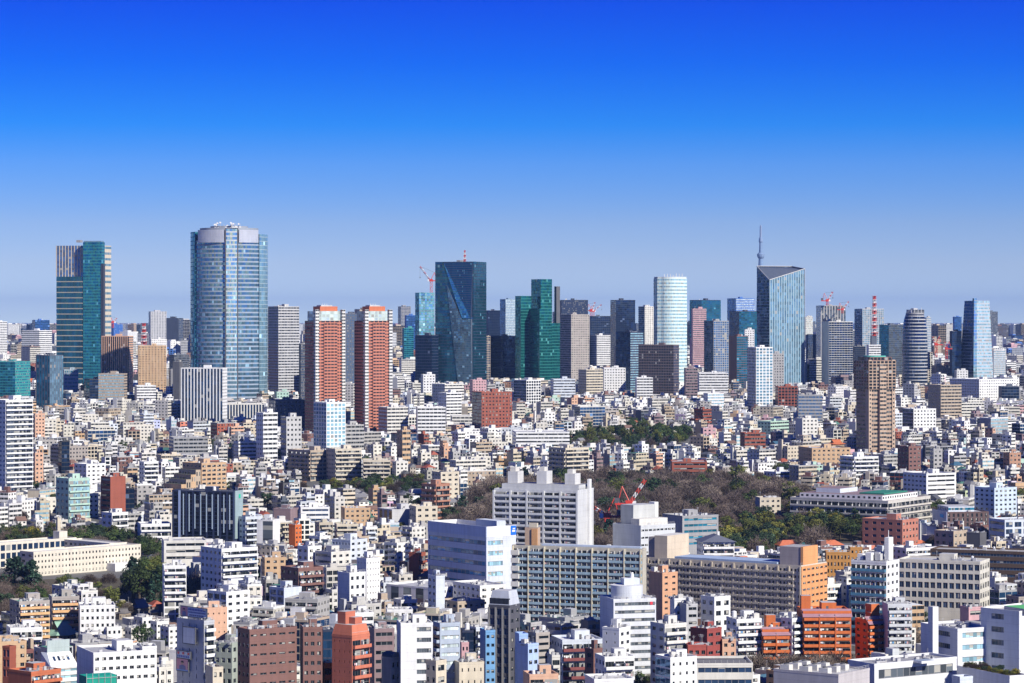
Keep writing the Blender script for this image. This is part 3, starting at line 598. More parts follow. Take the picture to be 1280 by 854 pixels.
b = bd_mast = bd(OB,'white stepped block carrying the tall striped mast',1083,1086,1101,431,0,'white',R='R3',L='-',d=3450,vb=445,clut=0); b.walls('mast_base',[(p[0]*.45,p[1]*.45) for p in b.poly()],b.h+.1,ZY(420,b.d),'slate',['-']*4,1,False)
mast('antenna_mast','tall red and white striped cylinder mast on a white block behind the brown hourglass tower',1093,bd_mast.d+6,420,370,3.3,11,base=ZY(420,bd_mast.d+6)); mast('antenna_mast','red and white lattice mast behind the tan hotel block',180,3700,431,404,3.2,7,base=0)
# rounded dark tower and tapering tower
d = far(3000, 480); b = tower('skyscraper','dark rounded tower with a domed sunlit band and antennas on top',1127,1135,1160,d,25,480,392,'the rounded dark tower')
R_ = b.w*.62; prof = [(1.0,0),(1.0,ZY(430,d)),(.95,ZY(410,d)),(.86,ZY(400,d)),(.72,ZY(393,d))]
mb = MB(); n = 28; k0 = 0
for (r0,z0),(r1,z1) in zip(prof, prof[1:]):
    for k in range(n):
        a0, a1 = 6.2832*k/n, 6.2832*(k+1)/n; q = lambda r,a: (R_*.92*r*math.cos(a), R_*1.0*r*math.sin(a))
        mb.face([(*q(r0,a0),z0),(*q(r0,a1),z0),(*q(r1,a1),z1),(*q(r1,a0),z1)], (.42,.42,.42), facade('S','navy'), [(k,z0/4.6),(k+1,z0/4.6),(k+1,z1/4.6),(k,z1/4.6)])
b.add(mb.build('wall')); mb = MB(); mb.prism([(R_*.66*math.cos(6.2832*k/n),R_*.66*math.sin(6.2832*k/n)) for k in range(n)], ZY(393.5,d), ZY(391,d),'grey',paint(),'lgrey'); b.add(mb.build('roof_drum'))
for k in range(4): mb = MB(); mb.tube((-8+5*k,-6,ZY(391,d)),(-8+5*k,-6,ZY(391,d)+4+3*(k%2)),.3,'white',paint(.5),5); b.add(mb.build('roof_antenna'))
mb = MB(); mb.tube((-12,0,ZY(392,d)),(-5,0,ZY(386,d)),.5,'dgrey',paint(),5); b.add(mb.build('maintenance_crane'))
d = far(2900, 475); b = tower('skyscraper','tapering blue glass tower, shaded slab joined to a banded sunlit half',1200,1217,1241,d,35,475,373,'the tapering glass tower'); w2,t2 = b.w/2,b.t/2
def taper(name, x0,x1,y0,y1,z1,k0,k1,mats,col):
    mb = MB(); lo = [(x0,y1),(x0,y0),(x1,y0),(x1,y1)]; hi = [(x0*k0,y1*k0),(x0*k0,y0*k0),(x1*k1,y0*k1),(x1*k1,y1*k1)]
    for i in range(4):
        st,gl,nb = mats[i]; a,c,e_,f_ = lo[i],lo[(i+1)%4],hi[(i+1)%4],hi[i]
        zk = z1*.45; mb.face([(*a,0),(*c,0),(*c,zk),(*a,zk)],col,facade(st,gl),[(0,0),(nb,0),(nb,zk/4.6),(0,zk/4.6)]); mb.face([(*a,zk),(*c,zk),(*e_,z1),(*f_,z1)],col,facade(st,gl),[(0,zk/4.6),(nb,zk/4.6),(nb,z1/4.6),(0,z1/4.6)])
    mb.face([(*p,z1) for p in hi],'slate',paint()); b.add(mb.build(name))
taper('wall',-w2,w2,-t2,t2,ZY(376,d),.72,.8,(('C','navy',12),('R','sky',4),('C','navy',8),('C','navy',8)),(.45,.5,.55))
taper('centre_fin',-w2-.7,-w2+5,-t2-.8,-t2+4,ZY(373,d),.8,.8,(('C','navy',2),('C','sky',2),('C','navy',1),('C','navy',1)),(.3,.34,.4))
# brown hourglass apartment tower
d = far(2180, 565); b = tower('apartment_tower','brown residential tower with flared top, slim waist and teal-green cap',1067,1086,1120,d,33,565,446,'the brown hourglass tower','apartment tower'); w2,t2 = b.w/2,b.t/2
segs = [(1.0,0,ZY(486,d)-6,.93),(1.0,ZY(486,d)-6,ZY(450,d),1.0)]
brn = (.42,.3,.22)
b.walls('wall',[(p[0]*.88,p[1]*.88) for p in b.poly()],0,ZY(487,d),brn,['B6','B6','P5','P5'],23,False)
b.walls('flared_top',b.poly(),ZY(487,d),ZY(451,d),brn,['G6','G7','P5','P5'],9,False,top='mid')
for k, (fx, wd) in enumerate(((-.12,.24),)):
    b.walls('balcony_bay',[(w2*fx*2,-t2*.5),(w2*fx*2,-t2-1.2),(w2*(fx*2+wd*2),-t2-1.2),(w2*(fx*2+wd*2),-t2*.5)],0,ZY(455,d),(.5,.36,.26),['-','B1','-','-'],31,False)
for sx in (-1,1): b.walls('pier',[(sx*w2*.86-1.5,-t2*.5),(sx*w2*.86-1.5,-t2*.9-.6),(sx*w2*.86+1.5,-t2*.9-.6),(sx*w2*.86+1.5,-t2*.5)],0,ZY(450,d),(.5,.37,.27),['-','P1','-','-'],31,False)
b.walls('top_ring',[(p[0]*.8,p[1]*.8) for p in b.poly()],ZY(451,d),ZY(446.5,d),'brown',['G6','G6','-','-'],1,False)
mb = MB(); n = 18; mb.prism([(w2*.72*math.cos(6.2832*k/n),t2*.72*math.sin(6.2832*k/n)) for k in range(n)],ZY(446.5,d),ZY(445,d),(.1,.45,.36),paint(.5)); 
mb.face([(w2*.72*math.cos(6.2832*k/n),t2*.72*math.sin(6.2832*k/n),ZY(445,d)+.1) for k in range(n)],(.1,.45,.36),paint(.5)); b.add(mb.build('green_cap'))
# ---------------------------------------------------------------- middle distance, left to right
B3 = bd(AT,'white residential tower with rounded dark slot, at the far west edge of town',-10,7,41,500,638,'white',R='B3!0',L='P2/blue',nf=24,vb=612,geo=True,th=30,dep=24,lm='the white slotted tower',deck='lgrey',clut=5)
B3.walls('dark_slot',[(-B3.w/2+1,-B3.t/2+1),(-B3.w/2+1,-B3.t/2-.5),(-B3.w/2+B3.w*.3,-B3.t/2-.5),(-B3.w/2+B3.w*.3,-B3.t/2+1)],0,B3.h-2,'slate',['-','G2/navy','-','-'],24,False)
for a in ((OB,'teal glass office cut by the west photo edge, sunlit right half',-12,19,38,452,0,'teal','R1/teal','C6/teal',2500,497,14),(OT,'grey-green tower patterned with staggered vertical strips',45,62,79,444,0,'slate','V7/steel','V5/teal',2500,508,22),
          (OB,'teal-grey ribbed wing behind the patterned strip tower',78,80,98,462,0,(.3,.38,.42),'R2/teal','-',2750,490,18),(OB,'black glass cube office with a mint patch',105,112,133,474,0,'black','C5/navy','C3/navy',2480,500,9),
          (OB,'pale teal glass block with thin sandy floors',123,155,159,467,0,'beige','R1','R1/sky',2620,500,12),(OB,'white low block with a curved blue fin on its roof edge',168,171,195,482,0,'white','R2','-',2420,500,6),
          (OB,'white office with tall dark vertical window slots across its wide front',226,278,289,460,0,'white','P1','V13/navy',2440,525,1),(OB,'plain white slab rising behind the slotted office, next to the rounded tower',259,284,289,449,0,'white','P1','-',2520,462,14),
          (OB,'dark grey wedge at the left of the slotted white office',216,224,228,452,0,'dgrey','-','-',2560,500,10),
          (OB,'pale low wing with row of vertical slots right of the slotted office',278,279,330,505,0,'off','V14/navy','-',2430,522,1),(OB,'wide black slab office with faceted side below the rounded tower',336,344,382,500,0,'slate','P1','C4/navy',2400,535,8),
          (AT,'white apartment tower with deep corner balconies, shaded half facing west',320,329,347,516,588,'white','B2','P2/navy',None,572,17),(AT,'light grey slim tower with white stair core left of the pale blue cube tower',351,358,377,521,592,'lgrey','P2','B2/navy',None,568,15),
          (OB,'grey and white block by the brick pair with jumbled roof',344,346,361,490,0,'mint','P2','-',2450,500,8),
          (OT,'bright white square-windowed tower with pale blue shaded side below the brick pair',392,408,432,503,594,'white','G3/sky','G3/blue',None,570,12),(AB,'tan and white narrow flats under the second brick tower, deep balconies',473,484,510,509,570,'off','B3','B2',None,540,9),
          (AB,'white wide apartment block with gridded balconies beside the brick office',520,522,557,509,572,'white','B7','-',None,541,9),(AB,'white flats with red-brown vertical strip behind the gridded block',548,558,577,491,0,'white','B3','P2',2850,530,13),
          (OB,'white square block with a flat rooftop sign frame beneath the faceted tower',526,529,544,468,0,'white','P2','P1',3000,492,8),(OB,'white wide office with long rows of windows under the faceted tower',540,556,580,480,0,'off','R2','P5',2950,505,8),
          (AB,'tan slim apartment tower with curved balcony ends, alone in the houses',496,503,513,538,590,'tan','B2','P2',None,576,12),(OB,'brick-red office with glass corner and dark west flank',590,602,640,490,575,'brick','P5!','C4/navy',None,535,12),
          (OB,'pinkish white block right of the blue-black glass block foot',587,591,608,475,0,'pink','P3','P1',2850,500,8),(OB,'white office with many small windows, slate west side, below the emerald tower',642,658,676,475,0,'white','G4','C3/navy',2800,503,9),
          (OB,'lilac-white office with banded windows below the emerald tower',688,692,719,474,0,'bluew','R4','P1',2900,496,8),(AB,'cream apartment tower with stacked balconies left of the small-windowed white hall',723,733,754,462,0,'cream','B3','B2/navy',2850,492,11),
          (OB,'white flat hall dotted with small square windows left of the brown gridded office',753,755,782,460,0,'white','P8','-',2950,488,9),(AB,'white apartment tower with dark top storey in front of the brown gridded office',794,796,816,472,0,'white','B4','-',2500,497,9),
          (AB,'grey slim flats against the right flank of the brown gridded office',855,857,872,460,0,'mauve','B3','-',2600,497,13),(OB,'white ribbed stadium-like hall right of the brown gridded office',872,874,910,466,0,'white','R2','-',2900,492,6),
          (OB,'brick-patterned beige office with white piers right of the brown gridded office',888,892,908,445,0,'peach','P3','-',3000,466,8),(OB,'white-pink tower block with window bands beneath the pinkish grey tower',862,866,877,423,0,'pink','P3','-',3050,456,10),
          (AT,'white hexagonal residential tower with window grid and dark flank',934,945,966,434,0,'white','G5/steel','G3/navy',2700,508,22),(AB,'beige apartment slab stuck to the white hexagonal tower',962,964,980,442,0,'mid','P5','-',2720,492,16),
          (OB,'pink-red gothic-gridded apartment block with green-capped roof line',969,973,997,483,0,'brick','G6','G2',2750,507,6),(OB,'grey office with pale slotted stair left of the pale gridded block',998,1001,1012,455,0,'lgrey','V2','P1',2820,478,12),
          (OB,'pale beige office block of even square windows and shady flank',1008,1012,1033,449,0,'off','R4','P2',2850,478,12),(AT,'grey-blue apartment block with window grid in front of red gothic block',996,998,1028,494,575,'grey','B7/blue','P2',None,525,11),
          (AB,'white-flanked low apartment block with blue roof line left of the hourglass tower',994,1003,1022,523,590,'off','P4','-',None,545,7),(AB,'brown-beige twin apartment block with tower windows and dark flank',1160,1176,1202,481,0,'beige','B5','P4',2500,521,12),
          (OB,'long white low office with square window rows',1187,1224,1270,474,0,'white','P16','P12',2850,498,6),(OB,'white cube department block with clear walls right of the hourglass tower',1128,1142,1170,511,0,'white','P2','C2/navy',2600,537,7),
          (OB,'dark grey box beside the white stepped terraces',1248,1252,1274,483,0,'slate','C3/navy','-',2700,500,6),(OB,'white spiky-topped hall with flat grey skirt',1193,1196,1210,463,0,'white','P2','-',2820,476,6),
          (AB,'white two-block flats with ribbed balconies, mid slope',563,565,612,520,0,'off','B4','-',2800,530,4)):
    nm, lab, x0, xc, x1, yt, yb, col, R, L, dd, vb, nf = a
    bd(nm, lab, x0, xc, x1, yt, yb, col, R.rstrip('!'), L, d=dd, vb=vb, nf=max(nf, 2), geo=False, clut=4, th=74 if (x0, xc) in ((226,278),(123,155)) else None,
       lm={226:'the slotted white office',392:'the pale blue cube tower',590:'the brick-red office',45:'the patterned strip tower',934:'the white hexagonal tower',1160:'the twin beige blocks',1128:'the white department cube',496:'the tan slim tower',520:'the gridded white block',997:'x',1187:'the long white office',794:'the dark-topped white flats',336:'the black slab office',969:'the red gothic block'}.get(x0))
for a in ((AB,'tan narrow flats just right of the white slotted tower',41,44,56,517,585,'peach','P3','P1',545,7),(AB,'small peach block with flat top beside the white slotted tower',42,44,54,566,612,'peach','P2','-',600,6),
          (OB,'black slim office with a white sign box on top among low houses',74,77,87,551,612,'black','C3/navy','C2',590,9),(AB,'white apartment cubes stepping up beside the black slim office',93,108,132,580,630,'white','P4','P3',604,6),
          (OB,'pale mint glass office with curved balconies and slate flank',70,86,112,598,655,'mint','B3/sky','P3/navy',648,8),(OB,'red-brown office split into a dark and a red face, tall box',126,138,157,596,655,'brick','-','R1',640,10),
          (OB,'black recessed screen block stuck to the red-faced office',146,148,168,610,657,'black','C3/navy','-',628,3),(AB,'white four-storey block with stair windows and penthouse above dark trees',127,140,160,641,688,'white','B2','P2',662,4),
          (AB,'white apartment house with long balcony rows left of the navy striped office',172,176,214,655,692,'white','B3','P2',676,4),(AB,'tan stepped apartment block with planted terraces',228,252,283,579,640,'tan','P5!.15,.85,.25,.75','P3',612,7),
          (AB,'grey apartment slab with balcony grid, behind the tan stepped block',211,217,260,547,597,'grey','B6','P2',569,5),(AB,'white row of flats with grey roof near the tan stepped block',174,180,198,577,622,'white','B2','P2',603,6),
          (AB,'grey-white stair-cored block just right of the navy striped office',295,307,328,646,700,'bluew','B2!0','P1',678,6),(AB,'beige stepped apartment block with mint balcony fronts',360,388,425,563,622,'beige','B4/grey','B4',590,5),
          (AB,'taller beige balcony block rising behind the mint-fronted one',408,419,452,561,617,'cream','B4','P2',592,6),(AB,'beige flats with dark window bays beside the taller beige block',453,454,488,575,622,'cream','B4','-',594,4),
          (AB,'cream-grey apartment tower with big side balconies below the pale blue cube tower',418,428,455,531,600,'mid','B3','P3',562,8),(OB,'grey windowless hall with white wing and slots',472,490,527,637,672,'lgrey','-','V3',652,4),
          (AB,'brick-tiled round-cornered apartment block on grey base by the wood',527,545,562,605,668,(.42,.2,.13),'B2','B3',640,8),(AB,'cream wide-windowed flats behind the brick-tiled round block',540,551,574,590,650,'cream','P3','P2',620,7),
          (AB,'cream apartment block of two rounded balcony wings left of the hospital range',686,707,736,560,614,'cream','B2','B2',592,7),(OB,'long white school-like range with window strips',640,645,712,540,597,'white','R6','P1',555,3),
          (OB,'low brown tiled gallery building in a green garden',838,840,884,577,625,'brick','R5','-',592,3),(AB,'pink square apartment block among small houses',876,879,895,535,590,'pink','P3','P1',546,4),
          (AB,'dark brick flats with balcony bands among small houses',925,931,957,541,592,'brick','B4','P2',558,4),(AB,'tan terraced flats with bay windows in front of the hourglass tower',998,1015,1063,560,615,'tan','P5','P3',580,4),
          (AB,'white stepped terraced building in front of the hourglass tower',1050,1068,1098,571,622,'white','B4','B2',592,5),(AB,'brown twin-bay apartment block with dark flank and black windows',1122,1136,1151,558,625,'brown','P3','P3',592,9),
          (AB,'white long-windowed building with stepped top beside the hotel range',1129,1158,1195,592,650,'white','R3','P4!.2,.8,.3,.7',620,6),(OB,'pale blue gridded box block at the east edge',1218,1243,1271,610,672,(.55,.65,.75),'P5','P4',642,6),
          (AB,'grey flats with white corner beside a pale wall, far east',1163,1167,1178,561,610,'mid','P2','P2',582,6),(AB,'orange-brown tall house with white cornice, far east',1254,1262,1276,566,612,(.45,.25,.16),'P3','P2',584,4)):
    nm, lab, x0, xc, x1, yt, yb, col, R, L, vb, nf = a
    bd(nm, lab, x0, xc, x1, yt, yb, col, R.replace('!0',''), L, vb=vb, nf=nf, geo=(yb > 610), clut=3, lm={70:'the mint glass office',126:'the red-faced office',228:'the tan stepped block',360:'the mint-fronted block',527:'the brick-tiled round block',686:'the two-winged cream flats',838:'the tiled gallery',998:'the tan terraced flats',1122:'the brown twin-bay flats',1218:'the pale blue box',472:'the windowless grey hall'}.get(x0))
r_ = next(q for q in BLDS if q.root['label'].startswith('tan stepped')); w2,t2 = r_.w/2,r_.t/2
for k in range(4): r_.walls('terrace_tier',[(-w2-4.5*(k+1),t2*.9),(-w2-4.5*(k+1),-t2*.9),(-w2-4.5*k-.02,-t2*.9),(-w2-4.5*k-.02,t2*.9)],0,r_.h-4-3.4*k,'tan' if k % 2 else 'beige',['P3','P2','-','-'],max(2,5-k),False,top=(.12,.12,.07))
# dark blue gas-holder-like screen, navy striped office
b = bd(OB,'navy office with bright vertical window stripes and a grey-green end wall',215,291,303,614,705,(.015,.025,.07),R='-',L='U9/ink',vb=678,nf=15,th=64,geo=False,lm='the navy striped office',clut=3)
w2,t2 = b.w/2,b.t/2; b.walls('end_wall',[(-w2*.6,-t2),(-w2*.6,-t2-.4),(w2,-t2-.4),(w2,-t2)],8,b.h+.9,(.32,.42,.44),['-']*4,1,False)
for k in range(9):
    y = t2*.62 - k*t2*.19; b.box('light_strip',-w2-.35,-w2-.02,y-.28,y+.28,10+2*(k%3),b.h-1.5,(.4,.5,.62),mat=facade('S','bluew'))
b.box('corner_fin',-w2-.6,-w2-.05,t2*.72,t2*.78,2,b.h+.6,(.3,.38,.6)); b.box('sign_plate',w2*.1,w2*.45,-t2-.6,-t2-.42,b.h-4,b.h-1.5,(.02,.5,.3))
# big white housing slab
b = bd(AB,'huge light grey housing slab of sixteen balcony floors with white lift towers on top',618,722,742,613,742,(.6,.61,.62),R='-',L='B5',nf=17,vb=700,th=69,geo=True,ph=0,clut=0,lm='the huge grey housing slab')
w2,t2 = b.w/2,b.t/2; z = b.h+.1
for k,(y,h) in enumerate(((t2*.72,9.5),(t2*.02,10),(-t2*.66,9))): b.box('lift_tower',-w2*.2,w2*.5,y-t2*.12,y+t2*.12,z,z+h,(.62,.62,.62),top='lgrey'); b.box('lift_tower_cap',-w2*.1,w2*.3,y-t2*.05,y+t2*.08,z+h+.02,z+h+2.2,'off')
b.box('roof_step',-w2*.6,w2*.8,-t2*.95,t2*.9,z,z+3.2,(.55,.56,.57),top='grey'); b.box('end_slab',w2*.2,w2*.45,-t2-1.3,-t2-.01,0,z+6,'white')
for k in range(6): y = t2*(1-k*.4); b.box('pier',-w2-1.35,-w2-.02,y-.5,y+.5,0,b.h,(.62,.63,.64))
# the two long housing slabs
b = bd(AB,'very long blue-glazed housing slab with thin cream piers, thirteen balcony floors',640,803,808,686,800,(.5,.47,.4),R='-',L='B24',nf=14,vb=775,th=72,geo=True,ph=0,clut=3,par=(.3,.42,.5),lm='the long blue housing slab')
w2,t2 = b.w/2,b.t/2
for k in range(9): y = t2*(.98-k*.245); b.box('pier',-w2-1.5,-w2-.02,y-.24,y+.24,0,b.h+.5,(.6,.55,.42))
for k in range(5): b.box('balcony_block',-w2-2.6,-w2-1.3,t2*.93-1.9,t2*.93+1.9,b.h-3.6-5.2*k*.7,b.h-1.4-5.2*k*.7,'off')
b.box('lift_tower',-w2*.4,w2*.7,t2*.62,t2*.82,b.h+.1,b.h+9,(.5,.36,.26),top='mid'); b.box('lift_tower_face',-w2*.6,-w2*.42,t2*.62,t2*.71,b.h+.1,b.h+8.4,(.62,.33,.15)); b.box('water_room',-w2*.2,w2*.4,t2*.64,t2*.76,b.h+9.02,b.h+11,'cream')
b.box('skylight_strip',-w2*.75,w2*.3,-t2*.96,t2*.55,b.h+.12,b.h+1.6,(.5,.58,.7))
b = bd(AB,'very long beige housing slab pitted with small square balconies, orange tower at its east end',797,1001,1033,707,800,(.6,.53,.43),R='-',L='P46!.12,.88,.22,.72',nf=11,vb=775,th=62,geo=False,ph=0,clut=2,lm='the long beige housing slab')
w2,t2 = b.w/2,b.t/2
for k in range(16): y = t2*(1-k*.133); b.box('pier',-w2-.6,-w2-.02,y-.35,y+.35,0,b.h+.3,(.55,.48,.38))
for z_ in range(1,11):
    mb = MB()
    for k in range(23): y = t2*(.955-k*.0835); mb.box(-w2-.9,-w2-.01,y-1.7,y+1.5,z_*b.h/11+.05,z_*b.h/11+1.0,(.48,.43,.37),paint())
    o = b.add(mb.build('balcony_tier')); struct(o,'stuff')
b.box('solar_roof',-w2*.9,w2*.2,-t2*.7,t2*.55,b.h+.15,b.h+1.7,(.35,.45,.62)); b.box('lift_tower',-w2*.8,w2*.8,t2*.66,t2*.82,b.h+.1,b.h+11,(.62,.52,.4),top='off'); b.box('lift_tower_wing',-w2*.6,w2*.5,t2*.82,t2*.93,b.h+.1,b.h+10,(.42,.38,.34))
b.box('east_lift_tower',-w2*.8,w2*.3,-t2*.97,-t2*.72,b.h+.1,b.h+9,(.38,.33,.33),top='mid'); b.box('east_tower_face',-w2*.82,w2*.32,-t2*1.0,-t2*.971,b.h+.1,b.h+9.2,(.72,.34,.14))
b.walls('orange_end',[(-w2,-t2-.01),(-w2,-t2-.5),(w2,-t2-.5),(w2,-t2-.01)],0,b.h+.4,(.72,.34,.14),['-','P3!.3,.95,.3,.62','-','-'],11,True,zv=4)
# striped office with blue glass
b = bd(OB,'white office with wraparound teal window bands, chamfered corner and blue square sign',535,608,645,672,752,(.62,.66,.75),R='R8/sky!.05,.55',L='R14/azure!.02,.98',nf=6,vb=745,th=36,geo=True,ph=0,keep=True,clut=6,lm='the teal-banded office')
w2,t2 = b.w/2,b.t/2
mb = MB(); h0,h1 = b.h+.0,b.h+6.5
for (x0,x1,y0,y1) in ((-w2-.2,-w2+.2,-t2,t2),(-w2+.2,w2,-t2-.2,-t2+.2),(w2-.4,w2,-t2+.2,t2),(-w2+.2,w2-.4,t2-.4,t2)): mb.box(x0,x1,y0,y1,h0+.95,h1,(.5,.57,.75) if x1<0 else 'white',paint())
b.add(mb.build('roof_screen')); b.box('sign_panel',w2*.62,w2*.98,-t2-.42,-t2-.22,h1-5,h1-.2,(.0,.16,.75)); b.box('sign_mark',w2*.70,w2*.9,-t2-.5,-t2-.43,h1-3.4,h1-2.4,'white'); b.box('sign_bar',w2*.74,w2*.9,-t2-.5,-t2-.43,h1-2.0,h1-1.4,'white')
b.box('plant_room',w2*.1,w2*.7,-t2*.8,-t2*.1,h0,h1+2.2,'bluew'); b.box('roof_unit',-w2*.5,w2*.5,t2*.0,t2*.7,h0,h0+3,'off')
bd(OB,'long low white podium in front of the teal-banded office',566,600,632,732,775,'white',R='P3',L='P2',vb=757,nf=2,geo=True,ph=0,clut=5,th=30)
# second slab pair and neighbours
b = bd(AB,'light grey housing slab seen end-on with blank side and slotted floors',766,801,844,657,742,(.58,.6,.62),R='P9!.1,.9,.4,.66',L='-',nf=9,vb=697,th=40,geo=True,ph=0,clut=4,lm='the end-on grey slab')
b.box('plant_block',-b.w*.35,b.w*.3,-b.t*.05,b.t*.4,b.h+.1,b.h+11,(.5,.51,.5),top='lgrey'); b.box('plant_step',-b.w*.42,b.w*.4,-b.t*.35,-b.t*.06,b.h+.1,b.h+4,'off'); b.box('vent_stack',b.w*.31,b.w*.42,b.t*.0,b.t*.2,b.h+.1,b.h+12,'white')
bd(OB,'modern dark-sided office with grey-green glass bays and steel roof plant',828,853,898,645,722,'grey',R='R7/teal',L='-',nf=5,vb=676,th=32,geo=True,deck='lgrey',clut=12,lm='the dark modern office')
b = bd('villa','white villa with tiered balconies and grey hipped roof beside the wood',871,879,918,678,742,'white',R='B3',L='P2',nf=5,vb=700,geo=True,ph=0,clut=0,roof=False,lm='the white villa')
def hip(b, name, z, h, col, over=1.0, ridge=.45, gable=False):
    w2,t2 = b.w/2+over,b.t/2+over; mb = MB(); m = paint(.6); long_x = w2 >= t2; k = ridge
    A = [(-w2,-t2,z),(w2,-t2,z),(w2,t2,z),(-w2,t2,z)]
    if long_x: r0,r1 = (-w2*(1 if gable else k),0,z+h),(w2*(1 if gable else k),0,z+h); fs = [(A[0],A[1],r1,r0),(A[1],A[2],r1),(A[2],A[3],r0,r1),(A[3],A[0],r0)]
    else: r0,r1 = (0,-t2*(1 if gable else k),z+h),(0,t2*(1 if gable else k),z+h); fs = [(A[0],A[1],r0),(A[1],A[2],r1,r0),(A[2],A[3],r1),(A[3],A[0],r0,r1)]
    for f in fs: mb.face(f, col, m)
    mb.face(A[::-1], 'off', m); return b.add(mb.build(name))
hip(b,'roof',b.h+.1,3.6,(.12,.13,.17),1.2); b.box('chimney',b.w*.05,b.w*.12,-1,1,b.h+2,b.h+5,'white')
bd(AB,'ochre brick building with ordered tall dark windows behind the blue balcony block',1031,1033,1063,690,752,'ochre',R='P7!.3,.75,.2,.75',L='-',nf=4,vb=714,geo=True,th=14,ph=0,clut=5); bd(AB,'taller ochre brick wing with roof terrace',1061,1063,1078,684,745,'ochre',R='P3',L='-',nf=5,vb=712,geo=True,th=14,ph=0,clut=2)
b = bd(AB,'salmon brick apartment block with arched dark wing beside a bare tree',1078,1128,1148,650,705,(.5,.2,.14),R='P3',L='P5/navy',nf=5,vb=680,geo=True,th=60,ph=1,clut=2,lm='the salmon arched flats')
# long hotel range
b = bd(AB,'long hotel-like apartment range with white balcony rows and maroon roof edges, sunlit east wing',988,1110,1163,626,698,(.6,.57,.52),R='B8',L='B14',nf=5,vb=655,th=64,geo=True,par=(.6,.56,.5),deck='mauve',ph=0,clut=6,lm='the long hotel range')
w2,t2 = b.w/2,b.t/2; b.walls('upper_storey',[(-w2*.8,t2*.9),(-w2*.8,-t2*.8),(w2*.85,-t2*.8),(w2*.85,t2*.9)],b.h+.1,b.h+3.6,'white',['P16','P10','-','-'],1,False,top='mauve'); b.box('green_roof',-w2*.5,w2*.6,-t2*.7,-t2*.2,b.h+3.65,b.h+4.6,(.03,.22,.15)); b.box('roof_lounge',-w2*.5,w2*.3,t2*.2,t2*.7,b.h+3.65,b.h+6.6,'bluew',top='mauve')
b = bd(AB,'dark brick arcaded apartment block with a white-blue end wall and emblem',1166,1184,1236,640,700,(.13,.08,.075),R='P9!.2,.62,.1,.9',L='-',nf=3,vb=655,geo=True,clut=4,ph=0,lm='the dark arcaded flats')
b.walls('blue_end',[(-b.w/2-.01,b.t/2),(-b.w/2-.4,b.t/2),(-b.w/2-.4,-b.t/2),(-b.w/2-.01,-b.t/2)],0,b.h+1,(.45,.5,.68),['-']*4,1,False); b.walls('top_storey',[(-b.w*.42,b.t*.4),(-b.w*.42,-b.t*.35),(b.w*.2,-b.t*.35),(b.w*.2,b.t*.4)],b.h+.12,b.h+4,'bluew',['P3','R5/teal','-','-'],1,False)
b.box('emblem',-b.w/2-.5,-b.w/2-.41,-b.t*.3,-b.t*.05,b.h-3.5,b.h-1.2,(.05,.35,.8))
bd(AB,'white-blue modernist house block with framed dark glazing at the east edge',1236,1256,1300,650,712,'bluew',R='G4/navy',L='R3/navy',nf=4,vb=675,geo=True,th=30,ph=0,clut=3)
bd(OB,'long dark brown rail-side slab with flat pale roof edge and double window strips',1163,1288,1300,690,760,(.1,.065,.045),R='-',L='R30/navy!.01,.99',nf=4,vb=716,th=78,geo=True,ph=0,deck='mid',clut=6,lm='the long dark brown slab')
bd(AB,'beige two-faced house block with pale sunlit gable end',1168,1192,1209,664,712,'beige',R='P3',L='P3',nf=3,vb=682,geo=True,ph=0,clut=2); bd(OB,'black windowless cube with brown east face and plant on its roof',1208,1225,1233,666,715,'dgrey',R='-',L='-',nf=3,vb=687,geo=True,ph=0,clut=5)
bd(AB,'cream mansion block with yellow base in the wood, east of the dark modern office',944,950,976,622,665,'cream',R='P4',L='-',nf=4,vb=640,geo=True,ph=0)
